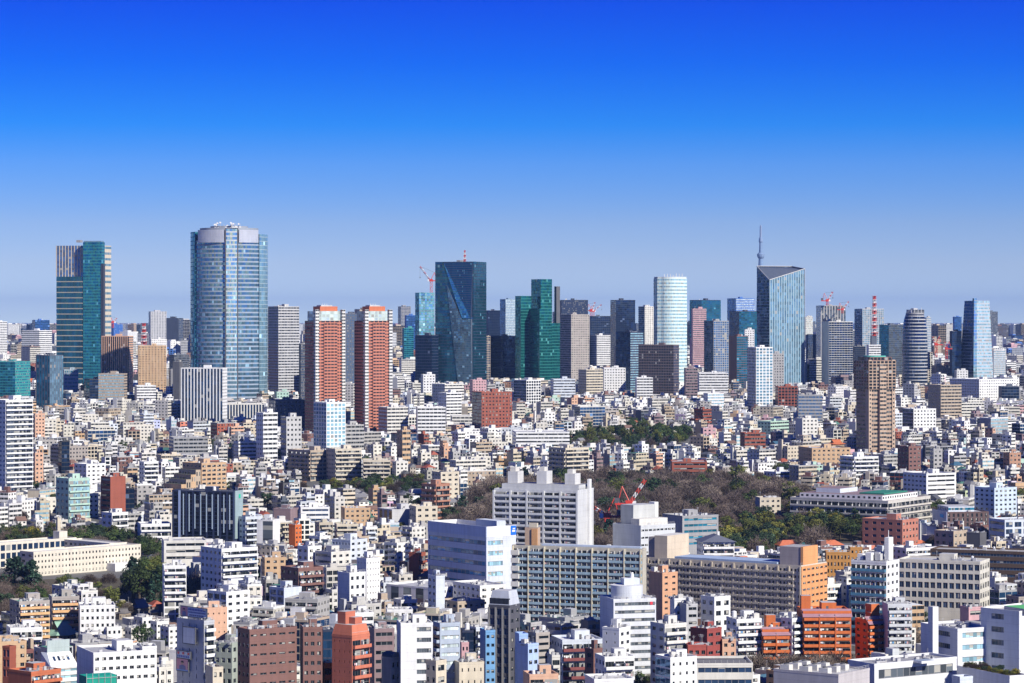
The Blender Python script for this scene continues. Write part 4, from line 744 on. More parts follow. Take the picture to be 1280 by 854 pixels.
# smaller middle buildings
for a in ((OB,'brown-purple box building with notch and grey roof',342,363,373,636,672,'mauve','-','-',648,3),(OB,'long beige hall with round-topped windows and mint roof line',426,431,463,635,672,'tan','P5','-',647,2),
          (OB,'white two-storey hall with dark window strip and terrace planting',374,376,412,634,668,'white','R4/navy','-',646,3),(AB,'dark-roofed cream house block with yellow balconies',418,421,447,655,697,'cream','B2','P1',671,4),
          (OB,'navy-sided flat box hall with rooftop screens',415,438,459,675,722,'bluew','P2','P6/blue',701,4),(OB,'orange tiled slab end stuck to a black wall',361,369,377,656,705,'orange','P2','-',681,6),
          (AB,'white slab tower with grey recessed stripe and small attic windows',321,341,350,650,706,'white','-','V1/grey',683,8),(AB,'beige apartment cube with four window rows, front of a jumble of roofs',327,331,357,697,745,'tan','P3','P1',721,4),
          (OB,'stepped white office with long dark strips and green base, low',394,414,438,690,740,'off','P3','R4/navy',707,4),(OB,'white tower with random pale blue diamond windows',446,458,475,698,768,'white','P5!.35,.6,.35,.65','P3!.4,.6,.4,.6',746,9),
          (AB,'maroon brick apartment block with balcony front, black flank',351,373,404,710,782,'brown','B3','P2',742,7),(AB,'white flats with round dark windows left of the diamond-windowed tower',422,437,457,716,785,'white','P3','-',755,6),
          (OB,'white glazed box with a large framed screen wall',337,355,377,735,790,'bluew','-','G1/grey',758,3),(AB,'grey concrete flats with long open balconies under the maroon block',356,397,412,749,800,'mid','P2','B3',774,5),
          (AB,'white flats with cream roof deck and lift tower, beside mint roofs',372,385,402,683,738,'white','P2','P2',703,6),(OB,'wide white flat-roofed hall with rooftop vents and domes',483,545,600,735,770,'white','P5','V4/grey',752,2),
          (OB,'white tall blank slab standing beside the domed hall',540,545,556,720,790,'bluew','-','P1',764,4),(AB,'cream hillside flats stacked in front of the wood',512,520,547,633,690,'cream','P3','P2',655,5),
          (AB,'off-white flats below the cream hillside flats',503,515,531,659,712,'off','P3','B2',680,5),(OB,'dark red low block with orange balconies near the teal-banded office',511,524,532,691,735,'brick','B2','-',712,4),
          (AB,'brown low block with beige east part, under the white podium',548,572,606,752,788,'beige','P5','P3/navy',768,2),(AB,'white long narrow house with tall windows, by the yellow shrub roof',482,484,516,762,800,'white','P4','-',777,2),
          (OB,'tall chimney-like cream slab behind the cream school',70,72,76,646,690,'cream','-','-',672,2)):
    nm, lab, x0, xc, x1, yt, yb, col, R, L, vb, nf = a
    bd(nm, lab, x0, xc, x1, yt, yb, col, R, L, vb=vb, nf=nf, geo=True, clut=4, lm={446:'the diamond-windowed tower',351:'the maroon brick block',415:'the navy-sided hall',483:'the domed hall',321:'the grey-striped white slab'}.get(x0), ph=0 if nf < 3 else 1)
# ---------------------------------------------------------------- the cream school round its court
d = 1545; b = Bld('school', 20, 42, 176, d, 36, dep=70); b.h = ZY(692, d); b.vb = 722
tag(b.root,'long cream school with three rows of small windows around an open court','school'); VIS.append((0,176,722,d,672)); LANDMARKS.append(('the cream school',0,176,676,722))
w2,t2 = b.w/2,b.t/2; cr = (.68,.63,.53); FOOT.append((b.loc[0],b.loc[1],b.w,b.t,b.th,'school'))
fr = [(-w2,-t2+13),(-w2,-t2),(w2,-t2),(w2,-t2+13)]; b.walls('wall',fr,0,b.h,cr,['P2','P32!.3,.7,.32,.72','-','P30'],4,True,top='lgrey'); b.roof(fr,b.h,cr,'off')
rw = [(-w2-30,t2),(-w2-30,t2-13),(w2-4,t2-13),(w2-4,t2)]; b.walls('rear_wing',rw,0,b.h+1,cr,['-','G26/navy','-','P26'],3,False); b.roof(rw,b.h+1,cr,'off',name='rear_roof')
ew = [(w2-13,t2-13.05),(w2-13,-t2+13.05),(w2,-t2+13.05),(w2,t2-13.05)]; b.walls('east_wing',ew,0,b.h+.4,cr,['P10','-','P10','-'],4,False); b.roof(ew,b.h+.4,cr,'off',name='east_roof')
b.box('porch',w2*.35,w2*.8,-t2-8,-t2-.01,0,4.5,'white'); b.box('stair_tower',w2-16,w2-10,t2-12,t2-6,b.h+1.2,b.h+6,cr)
# ---------------------------------------------------------------- foreground, left to right
def FG(rows):
    out = []
    for a in rows:
        nm, lab, x0, xc, x1, yt, yb, col, R, L, nf = a[:11]; kw = a[11] if len(a) > 11 else {}
        kw.setdefault('clut', 5); out.append(bd(nm, lab, x0, xc, x1, yt, yb, col, R, L, nf=nf, geo=True, **kw))
    return out
FG([(AB,'white five-storey block with flat balconies, first right of the cream school',203,205,233,707,775,'white','B2','-',5,dict(vb=742,th=14)),
 (OB,'white ribbon-windowed school block with blue shaded flank and steel roof',251,277,322,686,765,'white','B4','P1',4,dict(vb=728,lm='the ribbon-windowed school block')),
 (OB,'low white gym hall with long roof lights behind the five-storey block',202,205,258,676,735,'off','R4','-',2,dict(vb=690,ph=0)),
 (AB,'long apartment block with peach balcony fronts and green roof edge, lower left wing',12,24,62,752,806,'warmgrey','B3','P2',7,dict(vb=800,par=(.68,.42,.2),deck=(.1,.35,.22),lm='the peach balcony block')),
 (AB,'right wing of the peach balcony block, slightly taller with five orange-fronted floors',61,65,99,746,800,'warmgrey','B3','-',6,dict(vb=787,par=(.72,.42,.2),deck=(.1,.35,.22))),
 (AB,'white windowed block joined to the peach balcony block',98,100,144,757,806,'white','P7','-',5,dict(vb=788,th=16)),
 (AB,'white low flats with dark balcony openings beside a green-roofed temple',8,13,53,785,838,'white','B3','P1',4,dict(vb=805)),
 (AB,'tan windowed block with lift core at the photo corner',-22,-18,33,803,872,'tan','P5','-',6,dict(vb=834,th=12)),
 (OB,'brick lift tower with black upper half before the tan corner block',3,12,20,808,885,'brick','-','G2/navy',6,dict(vb=838,ph=0,clut=0)),
 (AB,'orange-red brick flats with flat grey roof and grey side wall, lowest corner',10,39,76,840,912,(.5,.14,.06),'B3','-',6,dict(deck='lgrey',clut=2)),
 (AB,'big white block of six rows of paired windows with a tall stair tower',96,117,195,816,905,'white','P9!.2,.8,.4,.74','-',7,dict(lm='the paired-window white block')),
 (AB,'stepped right end of the paired-window white block',176,178,196,808,900,'white','P2','-',7,dict(ph=0,clut=2,dep=10)),
 (AB,'white narrow apartment tower carrying billboards on its shaded wall',221,255,268,776,905,(.5,.51,.54),'B1','P2!.85,.95,.3,.8',12,dict(ph=0,clut=2,par='white',th=38,lm='the billboard tower')),
 (AB,'beige block with tiny paired windows behind the billboard tower',246,250,284,760,832,'peach','P5!.4,.6,.45,.65','-',6,dict(vb=793,th=14)),
 (AB,'white modern stepped house block with blue shaded glazing and terrace',259,283,312,740,815,'white','P3','G2/navy',5,dict(vb=775)),
 (AB,'grey-green flats with curved glass attic beside the brown stepped complex',268,290,304,804,885,(.36,.4,.35),'P2','P3!.2,.8,.3,.75',6,dict()),
 (AB,'small cream tower-like block at the foot of the billboard tower',262,266,279,834,912,'cream','P2','-',5,dict(ph=0,clut=1)),
 (AB,'brown tiled apartment complex, wide wing with strip windows and lift tower',297,312,371,787,912,'brown','P5!.12,.78,.5,.72','P3',10,dict(clut=6,asp=.5,deck='lgrey',lm='the brown tiled complex')),
 (AB,'narrow wing of the brown tiled complex with zigzag stair openings',376,379,403,784,908,'brown','P3!.2,.75,.3,.72','-',10,dict(clut=4,deck='lgrey')),
 (AB,'salmon-red apartment tower with mansard top and stacked balconies',415,440,462,795,912,(.55,.17,.1),'B2','P4!.42,.56,.5,.75',9,dict(ph=0,clut=0,lm='the salmon tower')),
 (AB,'little orange balcony block squeezed before the salmon tower',403,405,415,829,905,'orange','B1','-',5,dict(ph=0,clut=2)),
 (OB,'dark blue glass block squeezed behind the salmon tower',402,404,418,787,890,'navy','C3/blue','-',9,dict(ph=0,clut=1)),
 (AB,'white framed balcony tower rising right behind the salmon tower',435,441,467,766,862,'white','B2','-',9,dict(vb=840)),
 (OB,'mauve-brown office with strip windows between white towers',462,468,493,786,880,'mauve','R3!.06,.9','-',8,dict(vb=850)),
 (AB,'small grey house with curved dark roof before the mauve office',477,489,501,822,900,'mid','P2','-',5,dict(ph=0,clut=0)),
 (OB,'white hotel-like tower with black vertical slit and glazed floor strips',496,501,541,779,902,'white','R6/grey!.5,.95','-',9,dict(lm='the slit-fronted white tower')),
 (OB,'bluish grey office with pale ribbon windows on eight floors',541,550,575,779,890,(.4,.46,.55),'R6/pale!.08,.95','B1',10,dict(lm='the bluish ribbon office')),
 (AB,'cream house block with a round-arched gable window',532,545,558,826,903,'cream','P1!.2,.8,.3,.8','P2',5,dict(ph=0,clut=1)),
 (AB,'cream low block with few windows in front of the dark gap',568,574,605,828,892,'cream','P4!.4,.6,.4,.7','-',4,dict(th=15)),
 (OB,'pinkish small shop block between grey office and dark gap',575,577,586,803,876,'pink','P2','-',6,dict(ph=0,clut=1)),
 (OB,'dark navy windowless block in the gap right of the bluish ribbon office',577,578,592,788,868,'navy','C3/navy','-',7,dict(ph=0,clut=2)),
 (OB,'light blue slim block with stacked small windows beside the black tower',604,607,619,788,878,'lblue','P2!.2,.8,.35,.72','-',8,dict(ph=0,clut=2)),
 (AB,'deep blue edged white slim tower with lattice stair',590,595,604,784,866,'bluew','B2','C2/teal',8,dict(ph=0,clut=2)),
 (OB,'black glass tower with white chamfered top storeys and pale east side',611,637,650,757,868,(.09,.09,.11),'P2','G3/navy',9,dict(ph=0,clut=4,deck='lgrey',lm='the black chamfered tower')),
 (OB,'light blue slab-edged block with a tall blank blue wall',648,660,673,805,892,(.4,.52,.78),'P2!.2,.8,.35,.7','-',6,dict(ph=0,clut=2)),
 (OB,'tall thin blue wall slab of the light blue block',646,649,660,792,890,(.3,.45,.78),'-','-',6,dict(ph=0,clut=0,dep=6)),
 (AB,'grey flats with horizontal slot openings behind the light blue block',660,670,687,791,870,'warmgrey','R1!.2,.92','P2',9,dict(vb=835)),
 (AB,'white-roofed apartment block with maroon balcony frames',689,703,754,800,872,'bluew','B4','P1',6,dict(par=(.22,.06,.06),deck='white',clut=2,lm='the maroon-framed block')),
 (AB,'small white balcony flats at the corner of the maroon-framed block',688,690,700,819,885,'off','B1','-',5,dict(ph=0,clut=1)),
 (AB,'brown slab house with pink roof hut before the maroon-framed block',731,742,753,811,890,'brown','P2','P1',6,dict(clut=1)),
 (AB,'white apartment house with four deep balcony rows in front of the drum-topped office',744,756,793,821,902,'white','B3','P1',6,dict(clut=6,vb=860)),
 (OB,'low white shop block with tan roof below the balcony house',731,743,792,849,925,'white','P4','-',4,dict(ph=0,clut=3)),
 (OB,'large white office banded floor by floor, with a round drum on its roof',750,767,820,749,862,(.68,.7,.74),'R12/grey!.03,.97','-',11,dict(ph=0,clut=6,lm='the drum-topped office')),
 (AB,'white block with dark blue shaded side and staggered square windows',753,774,788,785,885,'white','P1!.3,.8,.3,.7','P2!.4,.55,.4,.65',9,dict(clut=4,vb=820)),
 (AB,'tan-orange balcony building low beside the light blue wall',654,662,698,843,918,'peach','B2','-',5,dict(clut=3)),
 (AB,'small brown-tan balcony block behind the maroon-framed one',726,735,750,776,852,'tan','B1','-',5,dict(vb=793,ph=0)),
 (AB,'tan tiled tower with brown west side and white edge strip',811,828,847,716,812,(.62,.34,.2),'P2!.3,.7,.35,.7','-',12,dict(vb=770,lm='the tan tiled tower')),
 (AB,'beige apartment block with grey side and deep balcony rows',813,831,858,780,880,'off','B2','P1',9,dict(vb=855,lm='the beige deep-balcony block')),
 (OB,'white plain slab behind the beige deep-balcony block',840,843,857,748,835,'white','P1','-',8,dict(vb=778,ph=0)),
 (AB,'light grey flats with curved bay right of the white plain slab',853,858,872,755,838,'lgrey','R2!.2,.9','-',9,dict(vb=792)),
 (AB,'white house tower with two window columns and grey windowed flank',876,893,913,746,835,'white','P2!.2,.8,.25,.75','P2',7,dict(vb=790,ph=0)),
 (AB,'red brick office tower with grey centre strip and roof plant',863,884,902,786,868,(.3,.06,.05),'P1!.2,.8,.35,.7','-',7,dict(clut=6,lm='the red brick office')),
 (OB,'red brick low block with a steel arch frame on its roof',857,860,883,806,880,(.38,.08,.06),'P3!.2,.8,.35,.7','-',5,dict(vb=826,ph=0,clut=3)),
 (AB,'peach small flats squeezed right of the red brick office',900,903,920,799,866,'peach','P2','-',6,dict(vb=824)),
 (AB,'white apartment block with cluttered balconies on every floor',908,921,952,774,850,'white','B3','P1',8,dict(clut=8,vb=838)),
 (OB,'white office with blue glazed west corner at the bottom edge',819,838,871,822,908,'white','P4!.35,.65,.35,.7','C3/blue',7,dict(clut=2,lm='the glazed-corner office')),
 (OB,'long white school-like block with dark flat roof and window strips',864,871,941,829,892,'off','R8/navy!.02,.98','-',4,dict(vb=860,deck='dgrey',ph=0,clut=0)),
 (AB,'orange balcony flats with mauve roof band, west block of three',946,953,987,787,850,'orange','B2','P1',7,dict(vb=820,deck='mauve',clut=2)),
 (AB,'slim white tower wedged between two orange balcony blocks',976,990,1005,773,850,'white','B1','P1',9,dict(vb=835,clut=2)),
 (AB,'widest orange balcony block, eight floors with mauve roof band',996,1004,1064,764,850,'orange','B3','P1',10,dict(vb=838,deck='mauve',clut=2,lm='the widest orange block')),
 (AB,'east orange balcony block with a brown-black west side',1069,1085,1110,775,848,'orange','B2','P1',9,dict(vb=822,deck='mauve',clut=2)),
 (AB,'slim grey-white tower with stacked glass balconies and roof steelwork',1103,1110,1140,755,850,(.6,.62,.64),'B3','-',11,dict(vb=820,clut=8,lm='the slim glass-balcony tower')),
 (AB,'blue-balcony apartment tower with white east face and rooftop plant',1064,1108,1124,702,838,'white','P2','B7',13,dict(vb=790,th=66,par=(.1,.26,.38),clut=10,lm='the blue-balcony tower')),
 (AB,'white gridded apartment block filled with dark square glazing',1123,1225,1237,702,800,(.66,.63,.55),'P4!.15,.85,.25,.85','G13/navy!.12,.88,.2,.84',8,dict(vb=755,th=76,clut=5,lm='the white gridded block')),
 (AB,'white cubic house with dark door bay, first of the cluster below the broad temple roof',172,178,190,772,792,'white','P2','P2',2,dict(vb=788,ph=0,clut=2)),
 (AB,'white tall-gabled house block with square windows beside the darker temple hall',188,196,211,777,802,'white','P3','P2',3,dict(vb=800,ph=0,clut=2)),
 (AB,'white stepped house with blue-shaded side, touching the billboard tower',205,211,224,784,815,'white','P2','P2',4,dict(vb=815,ph=0,clut=3)),
 (AB,'off-white low house with a flat deck in front of the paired temple roofs',156,164,180,785,806,'off','P3','P2',2,dict(vb=803,ph=0,clut=3)),
 (AB,'grey-roofed white house with teal terrace behind the paired-window block',128,134,152,784,806,'white','P3','P2',2,dict(vb=800,ph=0,clut=2,deck=(.1,.3,.25))),
 (OB,'pinkish low office with stripe windows beside temple roofs',1200,1211,1228,759,825,'pink','R2!.1,.9','-',5,dict(vb=775,ph=0)),
 ])
# ---------------------------------------------------------------- special pieces of the named buildings
BY = {o['label']: o for o in bpy.data.objects if o.parent is None and 'label' in o}
def find(s): return next(o for l, o in BY.items() if s in l)
def part(root, mb, name): return mb.build(name, root)
def frustum(root, name, w, t, z0, z1, k, col, lift=0):
    mb = MB(); a = [(-w/2,t/2),(-w/2,-t/2),(w/2,-t/2),(w/2,t/2)]; c = [(x*k,y*k) for x,y in a]
    for i in range(4): mb.face([(*a[i],z0),(*a[(i+1)%4],z0),(*c[(i+1)%4],z1),(*c[i],z1)], col, paint())
    mb.face([(*p,z1) for p in c], 'lgrey', paint()); return part(root, mb, name)
def dims(label):
    for f in FOOT:
        if f[5] == label: return f[2], f[3]
r = find('salmon-red apartment'); w, t = dims(r['label']); d = DY(912); z = ZY(795, d) - .9
frustum(r, 'mansard_roof', w*1.0, t*1.0, z+.95, z+4.6, .82, (.58,.18,.1))
for nm, x0, x1, y0, y1, z0, z1 in (('lift_house',-w*.3,w*.25,0,t*.4,z+4.62,z+9),('roof_stair',-w*.1,w*.3,-t*.3,-.2,z+4.62,z+7)):
    mb = MB(); mb.box(x0,x1,y0,y1,z0,z1,(.5,.15,.09),paint(),'lgrey'); part(r, mb, nm)
r = find('round drum on its roof'); w, t = dims(r['label']); d = DY(862); z = ZY(749, d) - .9
mb = MB(); n = 40; mb.prism([(w*.36*math.cos(6.2832*k/n)-w*.03, w*.36*math.sin(6.2832*k/n)-t*.02) for k in range(n)], z+.15, z+5.6, (.66,.69,.74), paint(.5), 'white'); part(r, mb, 'roof_drum')
mb = MB(); mb.box(-w*.12,w*.25,-w*.1,w*.15,z+5.62,z+8.2,'bluew',paint(),'white'); mb.tube((w*.1,0,z+8.2),(w*.1,0,z+10.4),.9,'white',paint(),10,.5); part(r, mb, 'roof_hut')
mb = MB(); mb.box(w*.36,w*.42,-t/2-.12,-t/2-.02,z-1.7,z-.5,(.75,.05,.08),paint()); part(r, mb, 'logo_mark')
mb = MB()
for k in range(5): mb.box(w*(.43+.012*k),w*(.438+.012*k),-t/2-.12,-t/2-.02,z-1.5,z-.8,(.3,.3,.35),paint())
part(r, mb, 'logo_lettering')
for s, zk in (('west block of three', 787), ('widest orange balcony', 764), ('east orange balcony', 775)):       # mauve sloped roof band and lift tower of the orange blocks
    r = find(s); w, t = dims(r['label']); d = DY(850 if '848' not in s else 848); z = ZY(zk, d) - .9
    mb = MB(); mb.face([(-w/2-.3,-t/2-1.5,z-1.4),(w/2+.3,-t/2-1.5,z-1.4),(w/2+.3,-t/2+2.2,z+1.6),(-w/2-.3,-t/2+2.2,z+1.6)],(.36,.2,.24),paint()); mb.face([(-w/2-.3,-t/2-1.5,z-1.4),(-w/2-.3,-t/2+2.2,z+1.6),(-w/2-.3,-t/2+2.2,z+1.0)],(.36,.2,.24),paint())
    mb.face([(-w/2-.3,-t/2-1.5,z-1.45),(-w/2-.3,-t/2+2.2,z+1.0),(w/2+.3,-t/2+2.2,z+1.0),(w/2+.3,-t/2-1.5,z-1.45)],(.3,.17,.2),paint()); part(r, mb, 'sloped_eave')
    x = {787:-w*.1, 764:-w*.38, 775:w*.12}[zk]
    mb = MB(); mb.box(x-1.9,x+1.9,-1,3.5,z+.2,z+6.2,(.56,.14,.035),paint(),'lgrey'); part(r, mb, 'lift_tower')
    mb = MB()
    for k in range(4): mb.box(x-1.5+k,x-1.42+k,1,1.08,z+6.22,z+8.6,'grey',paint())
    mb.box(x-1.7,x+1.7,.6,1.4,z+8.6,z+8.7,'grey',paint()); part(r, mb, 'roof_frame')
    if zk != 775:
        for k in ((1,2) if zk == 764 else (1,)): mb = MB(); x = -w/2 + w*k/(3 if zk == 764 else 2); mb.box(x-.25,x+.25,-t/2-1.45,-t/2-.02,0,z-1.2,(.5,.12,.03),paint()); part(r, mb, 'party_wall')
r = find('black glass tower with white chamfered'); w, t = dims(r['label']); d = DY(868); z = ZY(757, d)
frustum(r, 'stepped_attic', w*.98, t*.98, z+.05, z+5.5, .8, (.5,.53,.6))
for k in range(4): mb = MB(); y = t*(.34-.22*k); mb.box(-w*.49,-w*.36,y-1.2,y+1.2,z+.4,z+2.6,(.03,.035,.05),paint(.2)); part(r, mb, 'dormer')
for k in range(4): mb = MB(); y = t*(.5-.33*k); mb.box(-w/2-.35,-w/2-.02,y-.3,y+.3,0,z-1,(.3,.29,.28),paint()); part(r, mb, 'pier')
r = find('rooftop plant') ; w, t = dims(r['label']); d = DY(838); z = ZY(702, d)
mb = MB(); mb.box(-w*.1,w*.25,-t*.42,-t*.3,z,z+9.5,'white',paint()); mb.tube((w*.05,-t*.36,z+9.5),(w*.05,-t*.36,z+12.5),.15,'white',paint(),5); part(r, mb, 'service_tower')
for k in range(12): mb = MB(); x, y = rnd.uniform(-.38,.38)*w, rnd.uniform(-.2,.4)*t; mb.box(x-1.4,x+1.4,y-1.2,y+1.2,z,z+rnd.uniform(1.5,3.4),rnd.choice(('white','off','lgrey')),paint()); part(r, mb, 'roof_plant')
# billboards
r = find('carrying billboards'); w, t = dims(r['label']); d = DY(905); z = ZY(776, d); X = -w/2
def board(name, label, y0, y1, za, zb, col, marks=(), off=.5, group=None):
    root = tag(empty(name, (r.location.x, r.location.y, 0), r.rotation_euler.z), label, 'billboard', group)
    mb = MB(); mb.box(X-off, X-off+.3, y0, y1, za, zb, col, paint(.4)); mb.build('panel', root)
    mb = MB()
    for yy in (y0+.4, y1-.4): mb.box(X-off+.3, X-.01, yy-.1, yy+.1, za+.2, za+.4, 'dgrey', paint()); mb.box(X-off+.3, X-.01, yy-.1, yy+.1, zb-.4, zb-.2, 'dgrey', paint())
    mb.build('bracket', root); mb = MB()
    for q in ((y0-.25,y0,za-.25,zb+.25),(y1,y1+.25,za-.25,zb+.25),(y0,y1,za-.25,za),(y0,y1,zb,zb+.25)): mb.box(X-off-.05, X-off+.3, *q, 'dgrey', paint())
    mb.build('frame', root)
    for (nm, a, b_, c, e, cl) in marks:
        mb = MB(); L = y1-y0; hh = zb-za; mb.box(X-off-.06, X-off-.005, y1-b_*L, y1-a*L, za+c*hh, za+e*hh, cl, paint(.5)); mb.build(nm, root)
    return root
yz = lambda y: ZY(y, d)
glyph = lambda n, a, b_, c, e, cl: [('lettering', a+(b_-a)*k/n, a+(b_-a)*(k+.72)/n, c, e, cl) for k in range(n)]
board('billboard','white billboard with grey frame, upper one on the shaded wall of the billboard tower',-t*.30,t*.14,yz(806),yz(786),'white',[],1.6)
board('billboard','white sign with red discs above a blue lettered strip, on the billboard tower',-t*.06,t*.44,yz(826),yz(817.5),'bluew',glyph(7,.05,.95,.1,.42,(.08,.15,.5))+[('red_disc',.06,.2,.55,.9,(.7,.05,.07)),('red_disc',.42,.56,.55,.9,(.7,.05,.07)),('red_disc',.8,.94,.55,.9,(.7,.05,.07))],.8)
def portrait(root, y0, y1, za, zb, off):
    yc, hh, L = (y0+y1)/2, zb-za, y1-y0; x = X-off-.03
    mb = MB(); mb.face([(x,yc+L*.3,za+.02*hh),(x,yc-L*.3,za+.02*hh),(x,yc-L*.26,za+.42*hh),(x,yc-L*.08,za+.5*hh),(x,yc+L*.08,za+.5*hh),(x,yc+L*.26,za+.42*hh)],(.2,.22,.4),paint()); mb.build('printed_jacket', root)
    mb = MB(); mb.face([(x-.01,yc+L*.13*math.cos(6.28*k/14),za+.66*hh-hh*.16*math.sin(6.28*k/14)) for k in range(14)],(.62,.4,.3),paint()); mb.build('printed_face', root)
    mb = MB(); mb.face([(x-.02,yc+L*.14*math.cos(3.14*k/9),za+.69*hh+hh*.16*math.sin(3.14*k/9)) for k in range(10)][::-1],(.03,.025,.03),paint()); mb.build('printed_hair', root)
q = board('billboard','pink portrait billboard, lowest one on the billboard tower',t*.02,t*.44,yz(842),yz(827),(.66,.26,.36),[('blue_strip',0,1,0,.12,(.2,.35,.7))],.8); portrait(q,t*.02,t*.44,yz(842),yz(827),.8)
q = board('rooftop_sign','long rooftop sign with a portrait and blue lettering on the billboard tower',-t*.5,t*.45,yz(773.5),yz(762),(.6,.68,.85),glyph(11,.3,.97,.66,.9,(.06,.1,.45))+glyph(13,.3,.97,.38,.56,(.1,.14,.4))+glyph(8,.34,.9,.08,.24,(.1,.12,.3))+[('pink_panel',0,.27,.02,.98,(.66,.3,.36))],-1.2); portrait(q,t*.2,t*.44,yz(773.5),yz(762),-1.14)
mb = MB()
for k in range(5): yy = -t*.45+t*.22*k; mb.box(X+1.55,X+1.7,yy-.08,yy+.08,yz(776)-.8,yz(765),'dgrey',paint())
mb.build('support_frame', q)
# barrel roof, skylight roof
r = find('curved dark roof before'); w, t = dims(r['label']); d = DY(900); z = ZY(822, d); mb = MB(); n = 10
pr = [(-w/2*math.cos(math.pi*k/n), z+w*.36*math.sin(math.pi*k/n)) for k in range(n+1)]
for (xa,za),(xb,zb) in zip(pr,pr[1:]): mb.face([(xa,-t/2-.3,za),(xb,-t/2-.3,zb),(xb,t/2,zb),(xa,t/2,za)],(.08,.1,.11),paint(.5))
mb.face([(x,-t/2-.3,zz_) for x,zz_ in pr],(.2,.2,.21),paint()); mb.face([(x,t/2,zz_) for x,zz_ in pr][::-1],(.2,.2,.21),paint()); part(r, mb, 'barrel_roof')
b = Bld('studio_building', 51, 64, 98, DY(885), 28); b.h = ZY(836, DY(885)); tag(b.root,'white building with sloped roof of four skylights below a grey billboard back','office building'); VIS.append((51,98,860,DY(885),803)); FOOT.append((*b.loc,b.w,b.t,b.th,'studio'))
w,t = b.w,b.t; b.walls('wall', b.poly(), 0, b.h, 'white', ['-','R4/sky!.05,.95','-','-'], 6, True)
mb = MB(); z = b.h; zt = ZY(818, DY(885)); mb.face([(-w/2,-t/2-.2,z),(w/2,-t/2-.2,z),(w*.42,t*.1,zt),(-w*.42,t*.1,zt)],'white',paint()); mb.face([(-w/2,-t/2-.2,z),(-w*.42,t*.1,zt),(-w/2,t/2,zt),(-w/2,t/2,z)],'bluew',paint()); mb.face([(w/2,-t/2-.2,z),(w/2,t/2,z),(w/2,t/2,zt),(w*.42,t*.1,zt)],'white',paint()); mb.face([(-w*.42,t*.1,zt),(w*.42,t*.1,zt),(w/2,t/2,zt),(-w/2,t/2,zt)],'lgrey',paint()); mb.face([(-w/2,t/2,z),(-w/2,t/2,zt),(w/2,t/2,zt),(w/2,t/2,z)],'white',paint()); b.add(mb.build('roof'))
for k in range(4):
    mb = MB(); x = -w*.26+w*.17*k; L = t*.6; f = lambda s: (-t/2-.2+s*L, z+s*(zt-z)); (ya,za),(yb_,zb) = f(.45),f(.75); mb.face([(x-.5,ya,za+.06),(x+.5,ya,za+.06),(x+.5,yb_,zb+.06),(x-.5,yb_,zb+.06)],'navy',pane_mat('navy'),[(0,0),(1,0),(1,1),(0,1)]); b.add(mb.build('skylight'))
mb = MB(); mb.box(-w*.4,w*.42,t*.14,t*.2,zt+.02,ZY(803,DY(885)),(.42,.5,.5),paint()); b.add(mb.build('billboard_back'))
# ---------------------------------------------------------------- white hospital, lower right
d = 1000; b = Bld('hospital', 1151, 1197, 1240, d, 36); b.h = ZY(789, d); tag(b.root,'white hospital of several cubic wings with a rooftop landing deck and a roof garden','hospital'); LANDMARKS.append(('the white hospital',1115,1280,757,854))
VIS.extend([(1115,1280,860,900,757)]); wh = (.74,.75,.77)
FOOT.append((*b.loc,b.w,b.t,b.th,'hospital'))
b.walls('wall', b.poly(), 0, b.h, wh, ['R6/navy!.46,.8','R8/sky!.14,.99','-','-'], 7, True, zv=ZY(845,d)); b.roof(b.poly(), b.h, wh, 'lgrey')
pl = b.rect(1226,1274,1325,d-6,52); zt = ZY(767, d-6); b.walls('tall_wing', pl, 0, zt, wh, ['R4/navy!.28,.6','-','-','-'], 8, True, zv=ZY(845,d)); b.roof(pl, zt, wh, 'off', name='tall_roof')
pl = b.rect(1262,1290,1330,d+8,36); 
mb = MB(); c = b.rect(1255,1282,1310,d-6,36); mb.prism([(x,y) for x,y in c], zt+.15, zt+1.6, 'lgrey', paint(), (.12,.5,.16)); b.add(mb.build('landing_deck'))
pl = b.rect(1160,1166,1173,d-2,36); b.walls('stair_shaft', pl, 0, ZY(758,d), wh, ['-']*4, 1, False, top='off')
pl = b.rect(1060,1093,1196,d-40,40); zl = ZY(833,d-40); pl_low = pl; pl_main = b.poly(); b.walls('low_wing', pl, 0, zl, wh, ['R3/navy!.45,.8','R12/grey!.05,.95','-','-'], 3, True, zv=ZY(852,d-40)); b.roof(pl, zl, wh, 'grey', name='low_roof')
c = b.rect(1140,1152,1170,d-34,40); mb = MB(); mb.prism(c, zl+.15, zl+1.0, 'white', paint(), (.3,.36,.44)); b.add(mb.build('skylight'))
pl = b.rect(1196,1262,1285,d-52,36); zg = ZY(848,d-52); b.walls('garden_wing', pl, 0, zg, wh, ['-']*4, 3, False); b.roof(pl, zg, wh, (.1,.08,.05), name='garden_roof')
gp = pl; GARDEN = (b, pl, zg)
b2 = bd(OB,'low grey plant building with rows of white roof ventilators, bottom edge',967,1048,1087,843,935,(.5,.47,.48),R='-',L='-',nf=3,vb=860,geo=True,ph=0,clut=0,th=60,deck='lgrey')
for k in range(9):
    mb = MB(); x, y = -b2.w*.3+(k%3)*b2.w*.28, b2.t*(.4-.3*(k//3)); z = b2.h+.12; mb.box(x-1.3,x+1.3,y-1.8,y+1.8,z,z+2,'off',paint()); mb.tube((x,y,z+2),(x,y,z+2.4),.9,'dgrey',paint(),10); b2.add(mb.build('ventilator'))
bd(OB,'small bluish grey lift house block before the hospital roof garden',1190,1200,1216,846,930,'bluew',R='-',L='-',nf=2,vb=860,geo=True,ph=0,clut=0)
